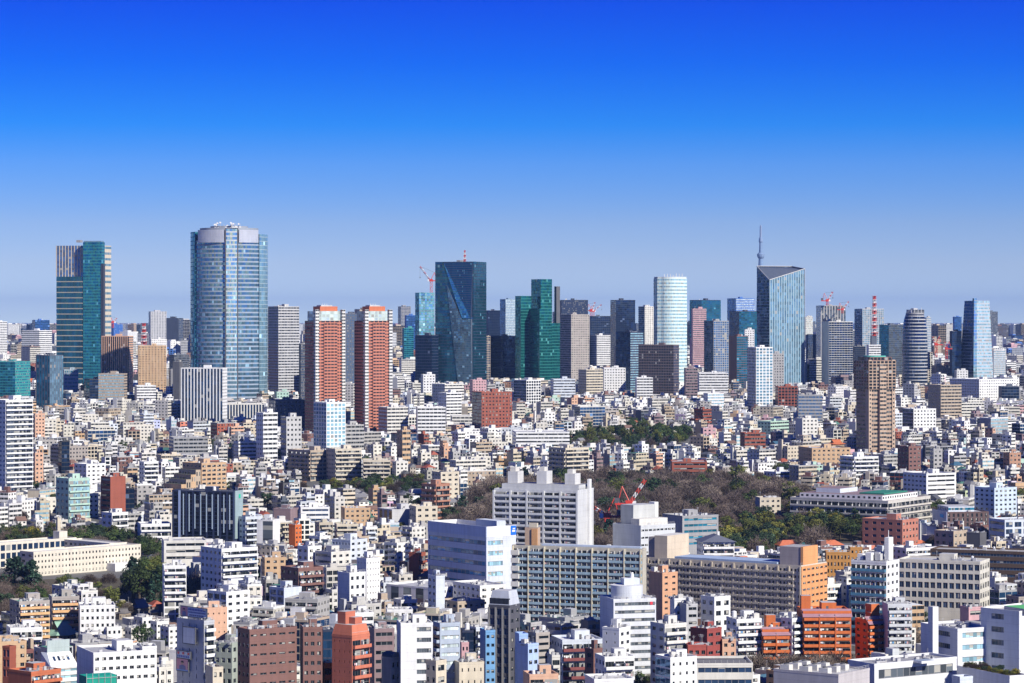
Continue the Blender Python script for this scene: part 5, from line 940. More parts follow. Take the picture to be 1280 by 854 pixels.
for k in range(26):
    nm, fn = ROOF_THINGS[rnd.choices(range(5),(6,0,0,1,5))[0]]; q = rnd.choice(((b,pl_low,zl),(b,pl_main,b.h))); P_ = q[1]; u, v = rnd.uniform(.1,.9), rnd.uniform(.1,.85)
    x = P_[1][0]+(P_[2][0]-P_[1][0])*u+(P_[0][0]-P_[1][0])*v; y = P_[1][1]+(P_[2][1]-P_[1][1])*u+(P_[0][1]-P_[1][1])*v; o = b.add(place(shared(fn.__name__, fn), nm, None, (x,y,q[2]+.1), rnd.choice((0,1.57)))); o.scale = (.8,.8,.8)
GARD = []
for k in range(34):
    u, v = rnd.uniform(.08,.95), rnd.uniform(.06,.9); x = gp[1][0]+(gp[2][0]-gp[1][0])*u+(gp[0][0]-gp[1][0])*v; y = gp[1][1]+(gp[2][1]-gp[1][1])*u+(gp[0][1]-gp[1][1])*v
    GARD.append((b.root.location.x+x*math.cos(b.th)-y*math.sin(b.th), b.root.location.y+x*math.sin(b.th)+y*math.cos(b.th), zg+.1))
# construction net, temples
b = Bld('construction_net', 99, 108, 146, DY(930), 20); z = ZY(846, DY(930)); tag(b.root,'green netted scaffold box at the bottom edge','scaffold'); FOOT.append((*b.loc,b.w,b.t,b.th,'net')); VIS.append((99,146,860,DY(930),845))
b.walls('netting', b.poly(), 0, z, (.0,.28,.2), ['-']*4, 1, False, top=(.0,.34,.24))
mb = MB()
for k in range(6): x = -b.w/2+b.w*k/5; mb.tube((x,-b.t/2-.2,0),(x,-b.t/2-.2,z+1.2),.08,'lgrey',paint(),5)
for k in range(4): mb.tube((-b.w/2,-b.t/2-.2,z*.4+z*.19*k),(b.w/2,-b.t/2-.2,z*.4+z*.19*k),.08,'lgrey',paint(),5)
b.add(mb.build('scaffold_frame'))
def temple(name, label, x0, xc, x1, yt, ye, yb, col, th=30, cat='temple'):
    yb = min(yb, ye + 7); d = DY(yb); b = Bld(name, x0, xc, x1, d, th); ze, zt = ZY(ye, d), ZY(yt, d); b.h = ze
    tag(b.root, label, cat); VIS.append((x0,x1,min(yb,ye+14),d,yt)); FOOT.append((*b.loc,b.w,b.t,b.th,label))
    w2,t2 = b.w/2,b.t/2; b.walls('wall',[(p[0]*.8,p[1]*.8) for p in b.poly()],0,ze,(.3,.24,.18),['P4','P6','-','-'],1,False)
    mb = MB(); m = paint(.6); zm = ze+(zt-ze)*.4; A = [(-w2,-t2),(w2,-t2),(w2,t2),(-w2,t2)]; Bm = [(x*.55,y*.55) for x,y in A]; up = .5
    for i in range(4):
        a,c,e_,f_ = A[i],A[(i+1)%4],Bm[(i+1)%4],Bm[i]; mid0=((a[0]+c[0])/2*.98,(a[1]+c[1])/2*.98); 
        mb.face([(*a,ze+up),(*mid0,ze-.1),(*((e_[0]+f_[0])/2,(e_[1]+f_[1])/2),zm),(*f_,zm)],col,m); mb.face([(*mid0,ze-.1),(*c,ze+up),(*e_,zm),(*((e_[0]+f_[0])/2,(e_[1]+f_[1])/2),zm)],col,m)
    b.add(mb.build('lower_roof')); mb = MB()
    if w2 >= t2: r0,r1 = (-w2*.6,0,zt),(w2*.6,0,zt); q = [(Bm[0],Bm[1],r1,r0),(Bm[2],Bm[3],r0,r1)]; g_ = [(Bm[1],Bm[2],r1),(Bm[3],Bm[0],r0)]
    else: r0,r1 = (0,-t2*.6,zt),(0,t2*.6,zt); q = [(Bm[1],Bm[2],r1,r0),(Bm[3],Bm[0],r0,r1)]; g_ = [(Bm[0],Bm[1],r0),(Bm[2],Bm[3],r1)]
    for p0,p1,p2,p3 in q: mb.face([(*p0,zm+.02),(*p1,zm+.02),p2,p3],col,m)
    b.add(mb.build('upper_roof')); mb = MB()
    for p0,p1,p2 in g_: mb.face([(p0[0]*.97,p0[1]*.97,zm+.03),(p1[0]*.97,p1[1]*.97,zm+.03),(p2[0]*.95,p2[1]*.95,p2[2]-.15)],(.14,.09,.07),m)
    o = b.add(mb.build('gable_wall'))
    mb = MB(); mb.tube(Vector(r0)*1.0,Vector(r1)*1.0,.3,[c*.7 for c in C(col)],m,6); b.add(mb.build('ridge')); return b
temple('temple_hall','temple hall with a big pale green copper roof and dark gable',53,70,101,779,796,812,(.28,.46,.36),40)
temple('temple_hall','grey-tiled temple hall with a broad roof below the tall evergreen clump',158,168,191,751,762,778,(.17,.18,.2),55)
temple('temple_hall','darker low grey-tiled temple hall just right of the broad-roofed one',186,196,217,757,767,780,(.1,.105,.12),40); temple('temple_hall','small brown-grey tiled gate hall left of the broad-roofed temple',142,148,166,762,768,784,(.13,.12,.12),35)
temple('temple_hall','grey-tiled temple main hall with brown gable beside the white hospital',1172,1182,1206,762,776,792,(.13,.135,.15),48); temple('temple_hall','long grey-tiled temple hall with straight ridge behind the gabled one',1174,1184,1206,752,760,775,(.16,.165,.18),30)
temple('temple_hall','dark green hipped-roof hall beside the windowless grey hall',446,452,470,640,648,662,(.03,.11,.08),35); temple('shrine_hall','red-orange hipped roof villa before the hourglass tower',1032,1040,1058,550,556,566,(.5,.14,.05),35,'villa')
temple('shrine_hall','low red-roofed house amid the dark evergreens',958,968,1002,642,649,664,(.34,.08,.05),40,'house')
for i,(x0,x1,y,lab) in enumerate(((969,1000,676,'long low house with orange-red tiled roof by the car park'),(1018,1054,676,'second orange-roofed low house, nearer the teal crane'),(1130,1161,676,'orange-roofed low pavilion under the salmon flats'))):
    b = Bld('orange_roofed_house',x0,x0+6,x1,DY(690),22); b.h = ZY(682,DY(690)); tag(b.root,lab,'house'); FOOT.append((*b.loc,b.w,b.t,b.th,lab)); VIS.append((x0,x1,686,DY(690),y))
    b.walls('wall',b.poly(),0,b.h,'off',['P2','P6','-','-'],1,False); hip(b,'roof',b.h,ZY(y,DY(690))-b.h,(.58,.17,.08),.8)
# cranes in the middle
crane('tower_crane','red and white crane folded low in front of the wood, beside the huge housing slab',759,700,648,(743,634),1790,s=1.5,z0=0); crane('tower_crane','tall red and white crane jib rising above the end-on grey slab',786,700,632,(807,600),1780,s=1.4,z0=0)
crane('mobile_crane','slim teal lattice crane boom behind the orange-ended housing slab',1013,735,709,(1004,678),1500,col='teal',s=.8,z0=0)
crane('mobile_crane','tiny red crane boom between houses left of the hourglass tower',1060,545,536,(1057,527),2700,s=.7,z0=ZG(2700))
# cars
def m_car():
    b = MB(); p = paint(.3)
    prof = [(-2.1,.35),(2.1,.35),(2.15,.8),(1.2,.95),(.6,1.45),(-1.1,1.48),(-1.9,1.0),(-2.15,.8)]
    for s in (-.85,.85): b.face([(x,s,z) for x,z in (prof if s < 0 else prof[::-1])],'white',p)
    for (xa,za),(xb,zb) in zip(prof, prof[1:]+prof[:1]): b.face([(xa,-.85,za),(xa,.85,za),(xb,.85,zb),(xb,-.85,zb)],'white',p)
    return b
def car(lab, x, d, rz, col):
    root = tag(empty('parked_car',(PX(x,d),d,ZG(d)+.04),rz),lab,'car'); b = m_car(); b.c = [C(col)]*len(b.c); b.build('body',root)
    for sx in (-1.3,1.3):
        for sy in (-.8,.8): w = MB(); w.tube((sx,sy-.12,.33),(sx,sy+.12,.33),.33,(.02,.02,.02),paint(),12); w.build('wheel',root)
    w = MB(); w.box(-1.0,.5,-.87,.87,1.0,1.36,(.02,.025,.03),paint(.1)); w.build('window',root)
for lab,x,d,rz,col in (('white car parked at the end of the row by the teal crane',1022,1722,1.2,'white'),('black car in the car park beside the evergreens',1030,1726,1.2,'black'),('silver-grey car in the car park beside the evergreens',1037,1724,1.1,'lgrey'),
    ('dark blue car in the car park, second from the ochre building',1046,1730,1.2,'blue'),('second white car of the car park, nearer the ochre building',1055,1728,1.3,'white'),('white car waiting on the street under the black chamfered tower',640,1120,1.2,'white'),('red car on the street under the black chamfered tower',630,1128,.9,'red')): car(lab,x,d,rz,col)
# ---------------------------------------------------------------- ground
def ground_mat():
    g = G(new_mat('ground_asphalt')); co = g.node('ShaderNodeTexCoord').outputs['Object']
    a = g.noise(co, .03, 5, .65); b_ = g.noise(co, .4, 4)
    c = g.mix(g.ramp(a, -.2, 1.2), (.05,.05,.053), (.17,.165,.155)); c = g.mix(g.m('MULTIPLY', b_, .35), c, (.2,.2,.19)); g.out(c, .85); return MATS['ground_asphalt']
me = bpy.data.meshes.new('ground'); KN = [-1500] + TD; me.from_pydata([(x, y, ZG(max(y, 0))) for y in KN for x in (-14000, 14000)], [], [(2*i, 2*i+1, 2*i+3, 2*i+2) for i in range(len(KN)-1)]); me.materials.append(ground_mat()); struct(place(me, 'ground'))
def patch(name, pts, col, z=.02, kind='structure'):
    mb = MB(); d0, d1 = DY(max(p[1] for p in pts)), DY(min(p[1] for p in pts)); n = max(2, int((d1-d0)/9)); rows = []
    for i in range(n+1):
        d = d0 + (d1-d0)*(.002 + .996*i/n); y = YG(d); xs = sorted((x1-x0)*(y-y0)/(y1-y0)+x0 for (x0,y0),(x1,y1) in zip(pts, pts[1:]+pts[:1]) if (y0 > y) != (y1 > y))
        if len(xs) > 1: rows.append(((PX(xs[0],d),d,ZG(d)+z),(PX(xs[-1],d),d,ZG(d)+z)))
    for (a, b_), (c, e) in zip(rows, rows[1:]): mb.face([a, b_, e, c], col, paint(.9))
    return struct(mb.build(name), kind)
patch('wood_floor',[(540,700),(600,612),(980,604),(1100,640),(1095,700),(870,712),(650,716)],(.07,.055,.035))
patch('dry_lawn',[(965,702),(968,686),(1060,686),(1058,702)],(.22,.16,.06),.03); patch('car_park',[(1000,685.5),(1000,679),(1064,679),(1066,685.5)],(.16,.16,.16),.034)
patch('lawn',[(196,752),(200,744),(214,743),(216,752)],(.16,.36,.02),.05); patch('school_garden',[(-10,768),(0,728),(60,724),(200,722),(226,742),(200,756)],(.1,.085,.05),.03)
# ---------------------------------------------------------------- trees
def tree_meshes(kind, seed):
    r = np.random.RandomState(seed); rr = random.Random(seed); tr = MB(); m = paint(.85)
    if kind == 'bare':
        Ht = 1.0; tr.tube((0,0,0),(0,0,.34),.035,(.13,.1,.085),m,6,.026)
        for k in range(9):
            a = k*2.4; e = Vector((math.cos(a)*rr.uniform(.18,.36),math.sin(a)*rr.uniform(.18,.36),rr.uniform(.6,.92))); s = Vector((0,0,.3+.02*k*.5)); tr.tube(s,e,.016,(.13,.1,.085),m,4,.005)
            for j in range(3): q = s.lerp(e,rr.uniform(.35,.8)); tr.tube(q,q+Vector((rr.uniform(-.15,.15),rr.uniform(-.15,.15),rr.uniform(.05,.2))),.007,(.15,.115,.1),m,3,.003)
        N = 2600; u = r.normal(size=(N,3)); u /= np.linalg.norm(u,axis=1)[:,None]; rad = r.uniform(.35,1,N)**.6
        base = u*rad[:,None]*np.array([.42,.42,.36]); base[:,2] = np.abs(base[:,2])*1.15-.02*rad; base[:,2] += .3+.16*r.uniform(-1,1,N)*.6
        bump = 1+.2*np.sin(u[:,0]*5+seed)*np.sin(u[:,1]*6+seed*2); base[:,:2] *= bump[:,None]
        dirn = u + r.normal(size=(N,3))*.5 + np.array([0,0,.55]); dirn /= np.linalg.norm(dirn,axis=1)[:,None]; L = r.uniform(.05,.13,N)
        side = np.cross(dirn, r.normal(size=(N,3))); side /= np.linalg.norm(side,axis=1)[:,None]; wd = r.uniform(.004,.011,N)
        P = np.stack([base-side*wd[:,None], base+side*wd[:,None], base+dirn*L[:,None]],1); g_ = r.uniform(.75,1.3,N)
        tone = [(.115,.088,.072),(.14,.108,.09),(.1,.074,.062),(.2,.16,.13)][seed % 4]; cols = np.array(tone)[None]*g_[:,None]
    else:
        con = kind == 'conifer'; tr.tube((0,0,0),(0,0,.5 if not con else .92),.03,(.1,.075,.055),m,6,.012)
        for k in range(6): a = k*2.4; z = .25+.06*k; tr.tube((0,0,z),(math.cos(a)*.26,math.sin(a)*.26,z+.2),.012,(.1,.075,.055),m,4,.005)
        K = 46; cc = []
        for k in range(K):
            if con: t = r.uniform(0,1); R = .30*(1-t)**.8+.03; a = r.uniform(0,6.28); cc.append((R*math.cos(a)*r.uniform(.5,1),R*math.sin(a)*r.uniform(.5,1),.14+.84*t,.055+.075*(1-t)))
            else:
                v = r.normal(size=3); v /= np.linalg.norm(v); q = r.uniform(.3,1)**.5; cc.append((v[0]*.36*q,v[1]*.36*q,.58+v[2]*.3*q,r.uniform(.07,.13)))
        cc = np.array(cc); N = 2300; ix = r.randint(0,K,N); u = r.normal(size=(N,3)); u /= np.linalg.norm(u,axis=1)[:,None]
        c0 = cc[ix,:3] + u*cc[ix,3][:,None]*r.uniform(.5,1.05,N)[:,None]*np.array([1,1,.8]); s = r.uniform(.013,.028,N)
        t1 = np.cross(u,r.normal(size=(N,3))); t1 /= np.linalg.norm(t1,axis=1)[:,None]; n2 = u*.6+r.normal(size=(N,3))*.5; t2 = np.cross(n2,t1); t2 /= np.linalg.norm(t2,axis=1)[:,None]
        P = np.stack([c0-t1*s[:,None], c0+t2*s[:,None]*.9, c0+t1*s[:,None], c0-t2*s[:,None]*.9],1)
        tone = dict(evergreen=[(.035,.06,.02),(.05,.075,.022),(.03,.05,.025),(.075,.085,.02)],conifer=[(.022,.048,.03),(.03,.055,.026)],yellow=[(.16,.14,.02),(.12,.12,.025)])[kind]; tone = tone[seed % len(tone)]
        ck = r.uniform(.6,1.6,K)[ix]*r.uniform(.8,1.25,N); cols = np.array(tone)[None]*ck[:,None]
    n, v = P.shape[0], P.shape[1]; me = bpy.data.meshes.new('crown'); me.vertices.add(n*v); me.vertices.foreach_set('co', P.reshape(-1).astype(np.float32))
    me.loops.add(n*v); me.loops.foreach_set('vertex_index', np.arange(n*v)); me.polygons.add(n); me.polygons.foreach_set('loop_start', np.arange(n)*v); me.polygons.foreach_set('loop_total', np.full(n, v)); me.update()
    me.materials.append(leaf_mat()); ca = me.color_attributes.new('Col','FLOAT_COLOR','CORNER'); ca.data.foreach_set('color', np.repeat(np.c_[cols,np.ones(n)],v,0).reshape(-1).astype(np.float32))
    return tr.mesh('trunk'), me, P, cols
def leaf_mat():
    if 'leaf' not in MATS:
        g = G(new_mat('leaf')); c = g.node('ShaderNodeVertexColor', layer_name='Col').outputs[0]; rn = g.node('ShaderNodeObjectInfo').outputs['Random']
        n = g.node('ShaderNodeVectorMath', operation='SCALE'); g.put(n,0,c); g.put(n,3,g.ramp(rn,.6,1.5)); g.out(n.outputs[0], .7, spec=.2)
    return MATS['leaf']
TM = {k: [tree_meshes(k, s+i*10) for s in range(4)] for i, k in enumerate(('bare','evergreen','conifer','yellow'))}
TNAME = dict(bare='bare_tree',evergreen='evergreen_tree',conifer='conifer_tree',yellow='yellow_leaved_tree')
TREES = []; 
def tree(kind, x, y, h, label, group=None, wide=1.0, z=0, sc=None): TREES.append((kind, x, DY(y) if y > 0 else -y, h, label, group, wide, z))
def inside(pts, x, y):
    c = False
    for (x0,y0),(x1,y1) in zip(pts, pts[1:]+pts[:1]):
        if (y0 > y) != (y1 > y) and x < (x1-x0)*(y-y0)/(y1-y0)+x0: c = not c
    return c
def scatter(pts, n, mix, hr, spacing, labels, group, seed):
    r = random.Random(seed); xs = [p[0] for p in pts]; ys = [p[1] for p in pts]; got = []; d0, d1 = DY(max(ys)), DY(min(ys))
    for _ in range(n*14):
        d = math.sqrt(r.uniform(d0*d0,d1*d1)); y = YG(d); x = r.uniform(min(xs),max(xs))
        if not inside(pts,x,y): continue
        X = PX(x,d)
        if any((X-a)**2+(d-b_)**2 < spacing**2 for a,b_ in got): continue
        if any(abs((X-f[0])*math.cos(f[4])+(d-f[1])*math.sin(f[4])) < f[2]/2+3 and abs(-(X-f[0])*math.sin(f[4])+(d-f[1])*math.cos(f[4])) < f[3]/2+3 for f in FOOT): continue
        got.append((X,d)); k = r.choices([m[0] for m in mix],[m[1] for m in mix])[0]
        TREES.append((k, x, d, r.uniform(*hr), labels[k], group+' ('+TNAME[k].replace('_',' ')+'s)', r.uniform(.95,1.25), 0))
        if len(got) >= n: break
L1 = dict(bare='bare brown-grey tree of the dense winter wood behind the housing slabs',evergreen='dark evergreen standing among the bare trees of the wood',conifer='dark conifer standing among the bare trees of the wood',yellow='yellow-green leaved tree among the bare trees of the wood')
scatter([(556,700),(562,660),(596,622),(640,608),(760,604),(880,606),(985,611),(1010,632),(955,652),(880,668),(870,690),(760,706),(640,716)],620,(('bare',.8),('evergreen',.14),('yellow',.02),('conifer',.04)),(13,19),11.5,L1,'trees of the wood',5)
L2 = dict(bare='bare tree in the evergreen grove behind the long beige slab',evergreen='dark broad evergreen of the grove behind the long beige slab',conifer='layered dark conifer of the grove behind the long beige slab',yellow='olive-yellow tree of the grove behind the long beige slab')
scatter([(862,700),(900,662),(960,650),(1010,636),(1085,652),(1088,678),(1000,676),(968,684),(955,704)],210,(('bare',.13),('evergreen',.65),('yellow',.1),('conifer',.12)),(11,17),9.5,L2,'trees of the evergreen grove',6)
L3 = dict(evergreen='dark evergreen in the strip of trees between low houses and mint-fronted flats',bare='bare tree in the strip between low houses and mint-fronted flats',yellow='yellow shrub-like tree by the mint-fronted flats',conifer='conifer in the strip by the mint-fronted flats')
scatter([(385,626),(400,612),(500,606),(560,604),(560,612),(500,622)],46,(('evergreen',.75),('bare',.2),('yellow',.05)),(9,13),9,L3,'trees by the mint-fronted flats',8)
L4 = dict(evergreen='dark evergreen of the garden slope above the two-winged cream flats',conifer='tall dark conifer of the garden slope above the two-winged cream flats',bare='bare tree of the garden slope above the two-winged cream flats')
scatter([(742,568),(735,552),(800,540),(862,545),(858,560),(790,572)],70,(('evergreen',.7),('conifer',.15),('bare',.15)),(11,17),11,L4,'trees of the garden slope',9)
scatter([(640,556),(700,552),(745,556),(740,566),(690,566)],26,(('evergreen',.8),('bare',.2)),(9,13),11,dict(evergreen='dark evergreen left of the garden slope, over the two-winged cream flats',bare='bare tree left of the garden slope, over the two-winged cream flats'),'trees left of the garden slope',19)
L5 = dict(evergreen='rounded evergreen of the tree belt behind the cream school',bare='russet bare tree of the tree belt behind the cream school',yellow='yellow-green tree of the tree belt behind the cream school',conifer='conifer of the tree belt behind the cream school')
scatter([(-6,686),(0,674),(60,676),(100,676),(150,676),(214,700),(206,720),(190,708),(150,688),(60,692)],60,(('evergreen',.68),('bare',.26),('yellow',.06)),(11,15),8,L5,'tree belt behind the school',10)
L6 = dict(bare='bare reddish-brown tree massed at the corner left of the cream school',evergreen='evergreen massed with bare trees left of the cream school')
scatter([(-10,768),(-8,735),(30,742),(62,752),(58,766),(10,778)],30,(('bare',.85),('evergreen',.15)),(10,13),7,L6,'trees left of the school',11)
L8 = dict(evergreen='rounded evergreen in the grounds before the cream school',bare='bare tree in the grounds before the cream school')
scatter([(66,758),(70,738),(130,730),(160,740),(158,764)],16,(('evergreen',.55),('bare',.45)),(7,12),6,L8,'trees of the school grounds',13)
tree('conifer',18,746,22,'big flat-layered cedar at the left end of the cream school',None,1.5); tree('conifer',39,748,21,'pointed tall conifer beside the flat-layered cedar',None,1.15)
tree('evergreen',82,748,13,'single rounded evergreen before the cream school wall'); tree('evergreen',122,744,8,'small dark shrubby evergreen at the foot of the cream school'); tree('evergreen',103,762,11,'dark evergreen right of the peach balcony block'); tree('bare',92,757,9,'pale blossom-grey bare tree before the cream school',None,1.4); tree('bare',112,756,8,'second pale bare tree before the cream school, by the porch',None,1.3)
L7 = dict(evergreen='tall dark evergreen of the big clump before the five-storey white block',conifer='dark conifer of the big clump before the five-storey white block',yellow='yellowing tree at the foot of the big evergreen clump',bare='bare tree at the foot of the big evergreen clump')
scatter([(162,762),(166,744),(190,736),(206,744),(200,756)],15,(('evergreen',.85),('conifer',.15)),(17,22),5.5,L7,'big evergreen clump',12)
tree('evergreen',140,762,13,'dark evergreen between the cream school porch and the big clump'); tree('bare',160,770,9,'brownish bare tree right of the temple garden evergreen'); tree('yellow',152,768,8,'yellow-brown tree beside the temple garden evergreen')
for i,x in enumerate((230,240,250,262)): tree('bare',x,758-3*i,[17,20,18,15][i],'bare brown tree of the tall pair-row before the ribbon-windowed school block','bare trees before the ribbon-windowed block',1.0)
for x,y,h,k,lab in ((112,800,10,'yellow','sunlit yellow-green pine near the green-roofed temple'),(126,792,11,'conifer','dark pine beside the white windowed block'),(128,822,10,'yellow','yellow-leaved garden tree behind the paired-window block'),(155,822,11,'bare','fluffy brown bare tree behind the paired-window block'),(178,812,13,'evergreen','pine-like evergreen among white houses by the paired-window block'),(200,822,10,'evergreen','dark evergreen left of the billboard tower'),(98,822,9,'evergreen','dark evergreen behind the skylight roof building'),(42,826,9,'bare','bare tree in the dark yard behind the tan corner block'),
    (1144,800,17,'conifer','tall conifer between the slim glass-balcony tower and the temple'),(1150,796,15,'evergreen','evergreen beside the tall conifer by the temple'),(1138,812,13,'bare','leafless reddish tree beside the slim glass-balcony tower'),(718,786,8,'evergreen','bushy evergreen at the foot of the long blue slab'),(706,792,7,'evergreen','small evergreen left of the bushy one under the long blue slab'),(735,782,8,'bare','bare bush at the foot of the long blue slab'),
    (800,868,10,'evergreen','dark evergreen on the street below the drum-topped office'),(812,862,8,'bare','bare tree below the drum-topped office'),(872,676,9,'yellow','yellow-green tree between the dark modern office and the villa'),(862,722,12,'bare','purplish bare tree left of the white villa'),(905,732,10,'bare','grey bare tree in front of the white villa'),(1098,680,13,'evergreen','evergreen before the salmon arched flats'),(1112,684,11,'evergreen','second evergreen before the salmon arched flats'),(1168,686,12,'bare','large bare tree between the long hotel range and arcaded flats'),(1160,690,9,'evergreen','evergreen under the large bare tree by the arcaded flats'),
    (1015,690,19,'bare','tall pale sunlit bare tree before the long hotel range'),(1024,688,20,'bare','second tall pale bare tree before the long hotel range'),(1240,700,9,'evergreen','dark hedge-like evergreen by the white-blue modernist block'),(1254,702,9,'evergreen','rounded evergreen at the east end by the modernist block'),(1254,752,12,'evergreen','round evergreen before the long dark brown slab'),(1232,660,10,'evergreen','evergreen over the arcaded flats'),(1256,664,11,'bare','bare tree under the pale blue box'),(526,790,7,'yellow','yellow autumn shrub beside the white long narrow house'),(606,790,6,'evergreen','small evergreen by the brown low block'),(502,664,7,'yellow','yellow-green shrub on the cream hillside flats'),(596,757,7,'evergreen','dark shrub beside the white podium'),
    (290,600,9,'evergreen','tall evergreen right of the tan stepped block'),(175,645,10,'evergreen','evergreen group tree left of the tan stepped block'),(196,640,11,'evergreen','broad evergreen left of the tan stepped block'),(208,642,10,'bare','bare tree left of the tan stepped block')):
    tree(k,x,y,h,lab)
for i in range(26):
    x = 944+ (i%13)*9 + rnd.uniform(-3,3); tree('bare',x,852+rnd.uniform(-6,4),rnd.uniform(12,15),'leafless reddish street tree before the orange balcony blocks','street trees before the orange blocks',1.1)
for gx, gy, gz in GARD: k = rnd.choice(('evergreen','evergreen','yellow','bare')); TREES.append((k, CX+gx*F/gy, gy, rnd.uniform(1.4,3.2), {'evergreen':'small green shrub in the hospital roof garden','yellow':'small yellow shrub in the hospital roof garden','bare':'small brown shrub in the hospital roof garden'}[k], 'roof garden ('+TNAME[k].replace('_',' ')+'s)', 1.4, gz))
for i in range(9): tree('bare',878+i*6,866,rnd.uniform(7,9),'leafless thin tree before the long white school-like block','trees before the school-like block',.9)
def m_pipe(h):
    q = MB(); q.tube((0,0,0),(0,0,h),.08,'lgrey',paint(.5),5); return q.mesh('drain_pipe')
HEROES = list(BLDS)
for b in HEROES:                                      # stand each named building on the rising ground
    zg = ZG(b.root.location.y) - .6 if b.root.location.y > 1790 else 0
    if zg > 0:
        b.root.location.z = zg
        for c in b.root.children: c.location.z -= zg
# ---------------------------------------------------------------- fill: every other block and house
OX, OY0, RES = 1120, 950, 2.0; OCC = np.zeros((int(4400/RES), int(2*OX/RES)), bool)
def cells(x, y, w, t, th, mg):
    nx, ny = max(2, int((w+2*mg)/RES)+2), max(2, int((t+2*mg)/RES)+2)
    a = np.linspace(-w/2-mg, w/2+mg, nx); b_ = np.linspace(-t/2-mg, t/2+mg, ny); A, B_ = np.meshgrid(a, b_)
    X = x + A*math.cos(th) - B_*math.sin(th); Y = y + A*math.sin(th) + B_*math.cos(th)
    return np.clip(((Y-OY0)/RES).astype(int),0,OCC.shape[0]-1), np.clip(((X+OX)/RES).astype(int),0,OCC.shape[1]-1)
for f in FOOT: OCC[cells(f[0],f[1],f[2],f[3],f[4],2.5)] = True
for pts in ([(556,700),(562,660),(596,622),(640,608),(760,604),(880,606),(985,611),(1010,632),(1085,650),(1090,690),(955,704),(870,712),(760,712),(640,720)],[(-10,768),(0,728),(60,724),(206,720),(226,742),(200,757),(60,770)],[(965,704),(968,676),(1064,676),(1060,704)]):
    d0, d1 = DY(max(p[1] for p in pts)), DY(min(p[1] for p in pts))
    for iy in range(int((d0-OY0)/RES), int((d1-OY0)/RES)+1):
        d = OY0+iy*RES; y = YG(d)
        for ix in range(int((PX(min(p[0] for p in pts),d)+OX)/RES), int((PX(max(p[0] for p in pts),d)+OX)/RES)+1):
            if 0 <= iy < OCC.shape[0] and 0 <= ix < OCC.shape[1] and inside(pts, CX+(ix*RES-OX)*F/d, y): OCC[iy,ix] = True
for T in TREES:
    if T[2] > 1100: OCC[cells(PX(T[1],T[2]),T[2],4,4,0,0)] = True
VIS += [(540,625,655,1900,600),(620,1000,690,1800,600),(862,1095,684,1780,640),(0,215,716,1500,680),(735,862,556,2640,530),(385,560,612,2170,600),(1000,1066,686,1722,676),(190,220,752,1420,740),(152,208,752,1420,700),(222,270,742,1420,690),(565,640,700,1750,600),(0,180,724,1660,676),(0,215,690,1800,664),(140,215,776,1330,748),(-10,62,766,1480,720)]
VA = np.array([(v[0],v[1],v[2],v[3]) for v in VIS])
def zmax(xa, xb, d):
    m = (VA[:,0] < xb-1.0) & (VA[:,1] > xa+1.0) & (VA[:,3] > d+2)
    return H - (VA[m,2].max()-HY)*d/F if m.any() else 1e9
fr_ = random.Random(21); LOTS = []
def district(x, y):
    k = (int(x//170), int(y//210)); return random.Random(k[0]*1009+k[1]*31).choice((14,22,28,35,48,58,66))
PAL = [('white',31),('off',20),('cream',12),('beige',8),('lgrey',9),('mid',6),('warmgrey',4),('bluew',4),('brown',2.5),('tan',2.5),('mauve',1.5),('dgrey',1.6),('brick',1.5),('peach',1.2),('slate',1.5),('pink',.8),('mint',.5),('salmon',.4),('orange',.3)]
def throw(n, y0, y1, wr, tr_, fl, mg, bigp=0):
    for _ in range(n):
        d = math.sqrt(fr_.uniform(y0*y0, y1*y1)); x = fr_.uniform(-1, 1)*(.19*d + 75)
        w, t = fr_.uniform(*wr), fr_.uniform(*tr_); th = math.radians(district(x,d)+fr_.uniform(-4,4)); ij = cells(x,d,w,t,th,mg)
        if OCC[ij].any(): continue
        zg = ZG(d) - .4; nf = fr_.randint(*fl); hw = (w*math.cos(th)+t*math.sin(th))/2; dn = d - (w*math.sin(th)+t*math.cos(th))/2
        xa, xb = CX+(x-hw)*F/d, CX+(x+hw)*F/d; zm = zmax(xa, xb, dn) - zg; h = nf*3.05+.6
        if h > zm: nf = int((zm-.8)/3.05); h = nf*3.05+.6
        if nf < 1 or h > 90: continue
        OCC[ij] = True; LOTS.append([x,d,w,t,th,nf,h,xa,xb,dn])
# garden trees among the houses
GLAB = dict(evergreen='dark evergreen garden tree between low city houses',bare='bare garden tree between low city houses',conifer='small conifer between low city houses',yellow='yellowish garden tree between low city houses')
def gardens(n, y0, y1, hr):
    got = 0
    for _ in range(n*12):
        d = math.sqrt(fr_.uniform(y0*y0, y1*y1)); x = fr_.uniform(-.19,.19)*d; ij = cells(x,d,4,4,0,0)
        if OCC[ij].any(): continue
        px = CX+x*F/d; hgt = min(fr_.uniform(*hr), zmax(px-8, px+8, d) - ZG(d))
        if hgt < 6: continue
        OCC[ij] = True; got += 1; k = fr_.choices(('evergreen','bare','conifer','yellow'),(62,26,8,4))[0]
        for q in range(fr_.choice((1,1,2,3))): TREES.append((k,px+q*fr_.uniform(-9,9),d+q*fr_.uniform(-5,5),hgt*fr_.uniform(.85,1.1),GLAB[k],'garden trees ('+TNAME[k].replace('_',' ')+'s)',fr_.uniform(.9,1.25),0))
        if got >= n: return
throw(700,1040,1650,(13,20),(11,16),(4,9),2.0); throw(4500,1040,1750,(7,12),(7,11),(2,7),1.1); gardens(60,1150,1750,(7,11)); throw(5000,1040,1750,(5,7.5),(5,7.5),(2,4),.8)
throw(350,1750,2500,(16,30),(10,15),(3,6),2.0); throw(6000,1750,2500,(7.5,12),(7,10),(2,5),1.1); gardens(150,1750,2500,(8,13)); throw(9000,1750,2500,(5,8),(5,7.5),(2,3),.9)
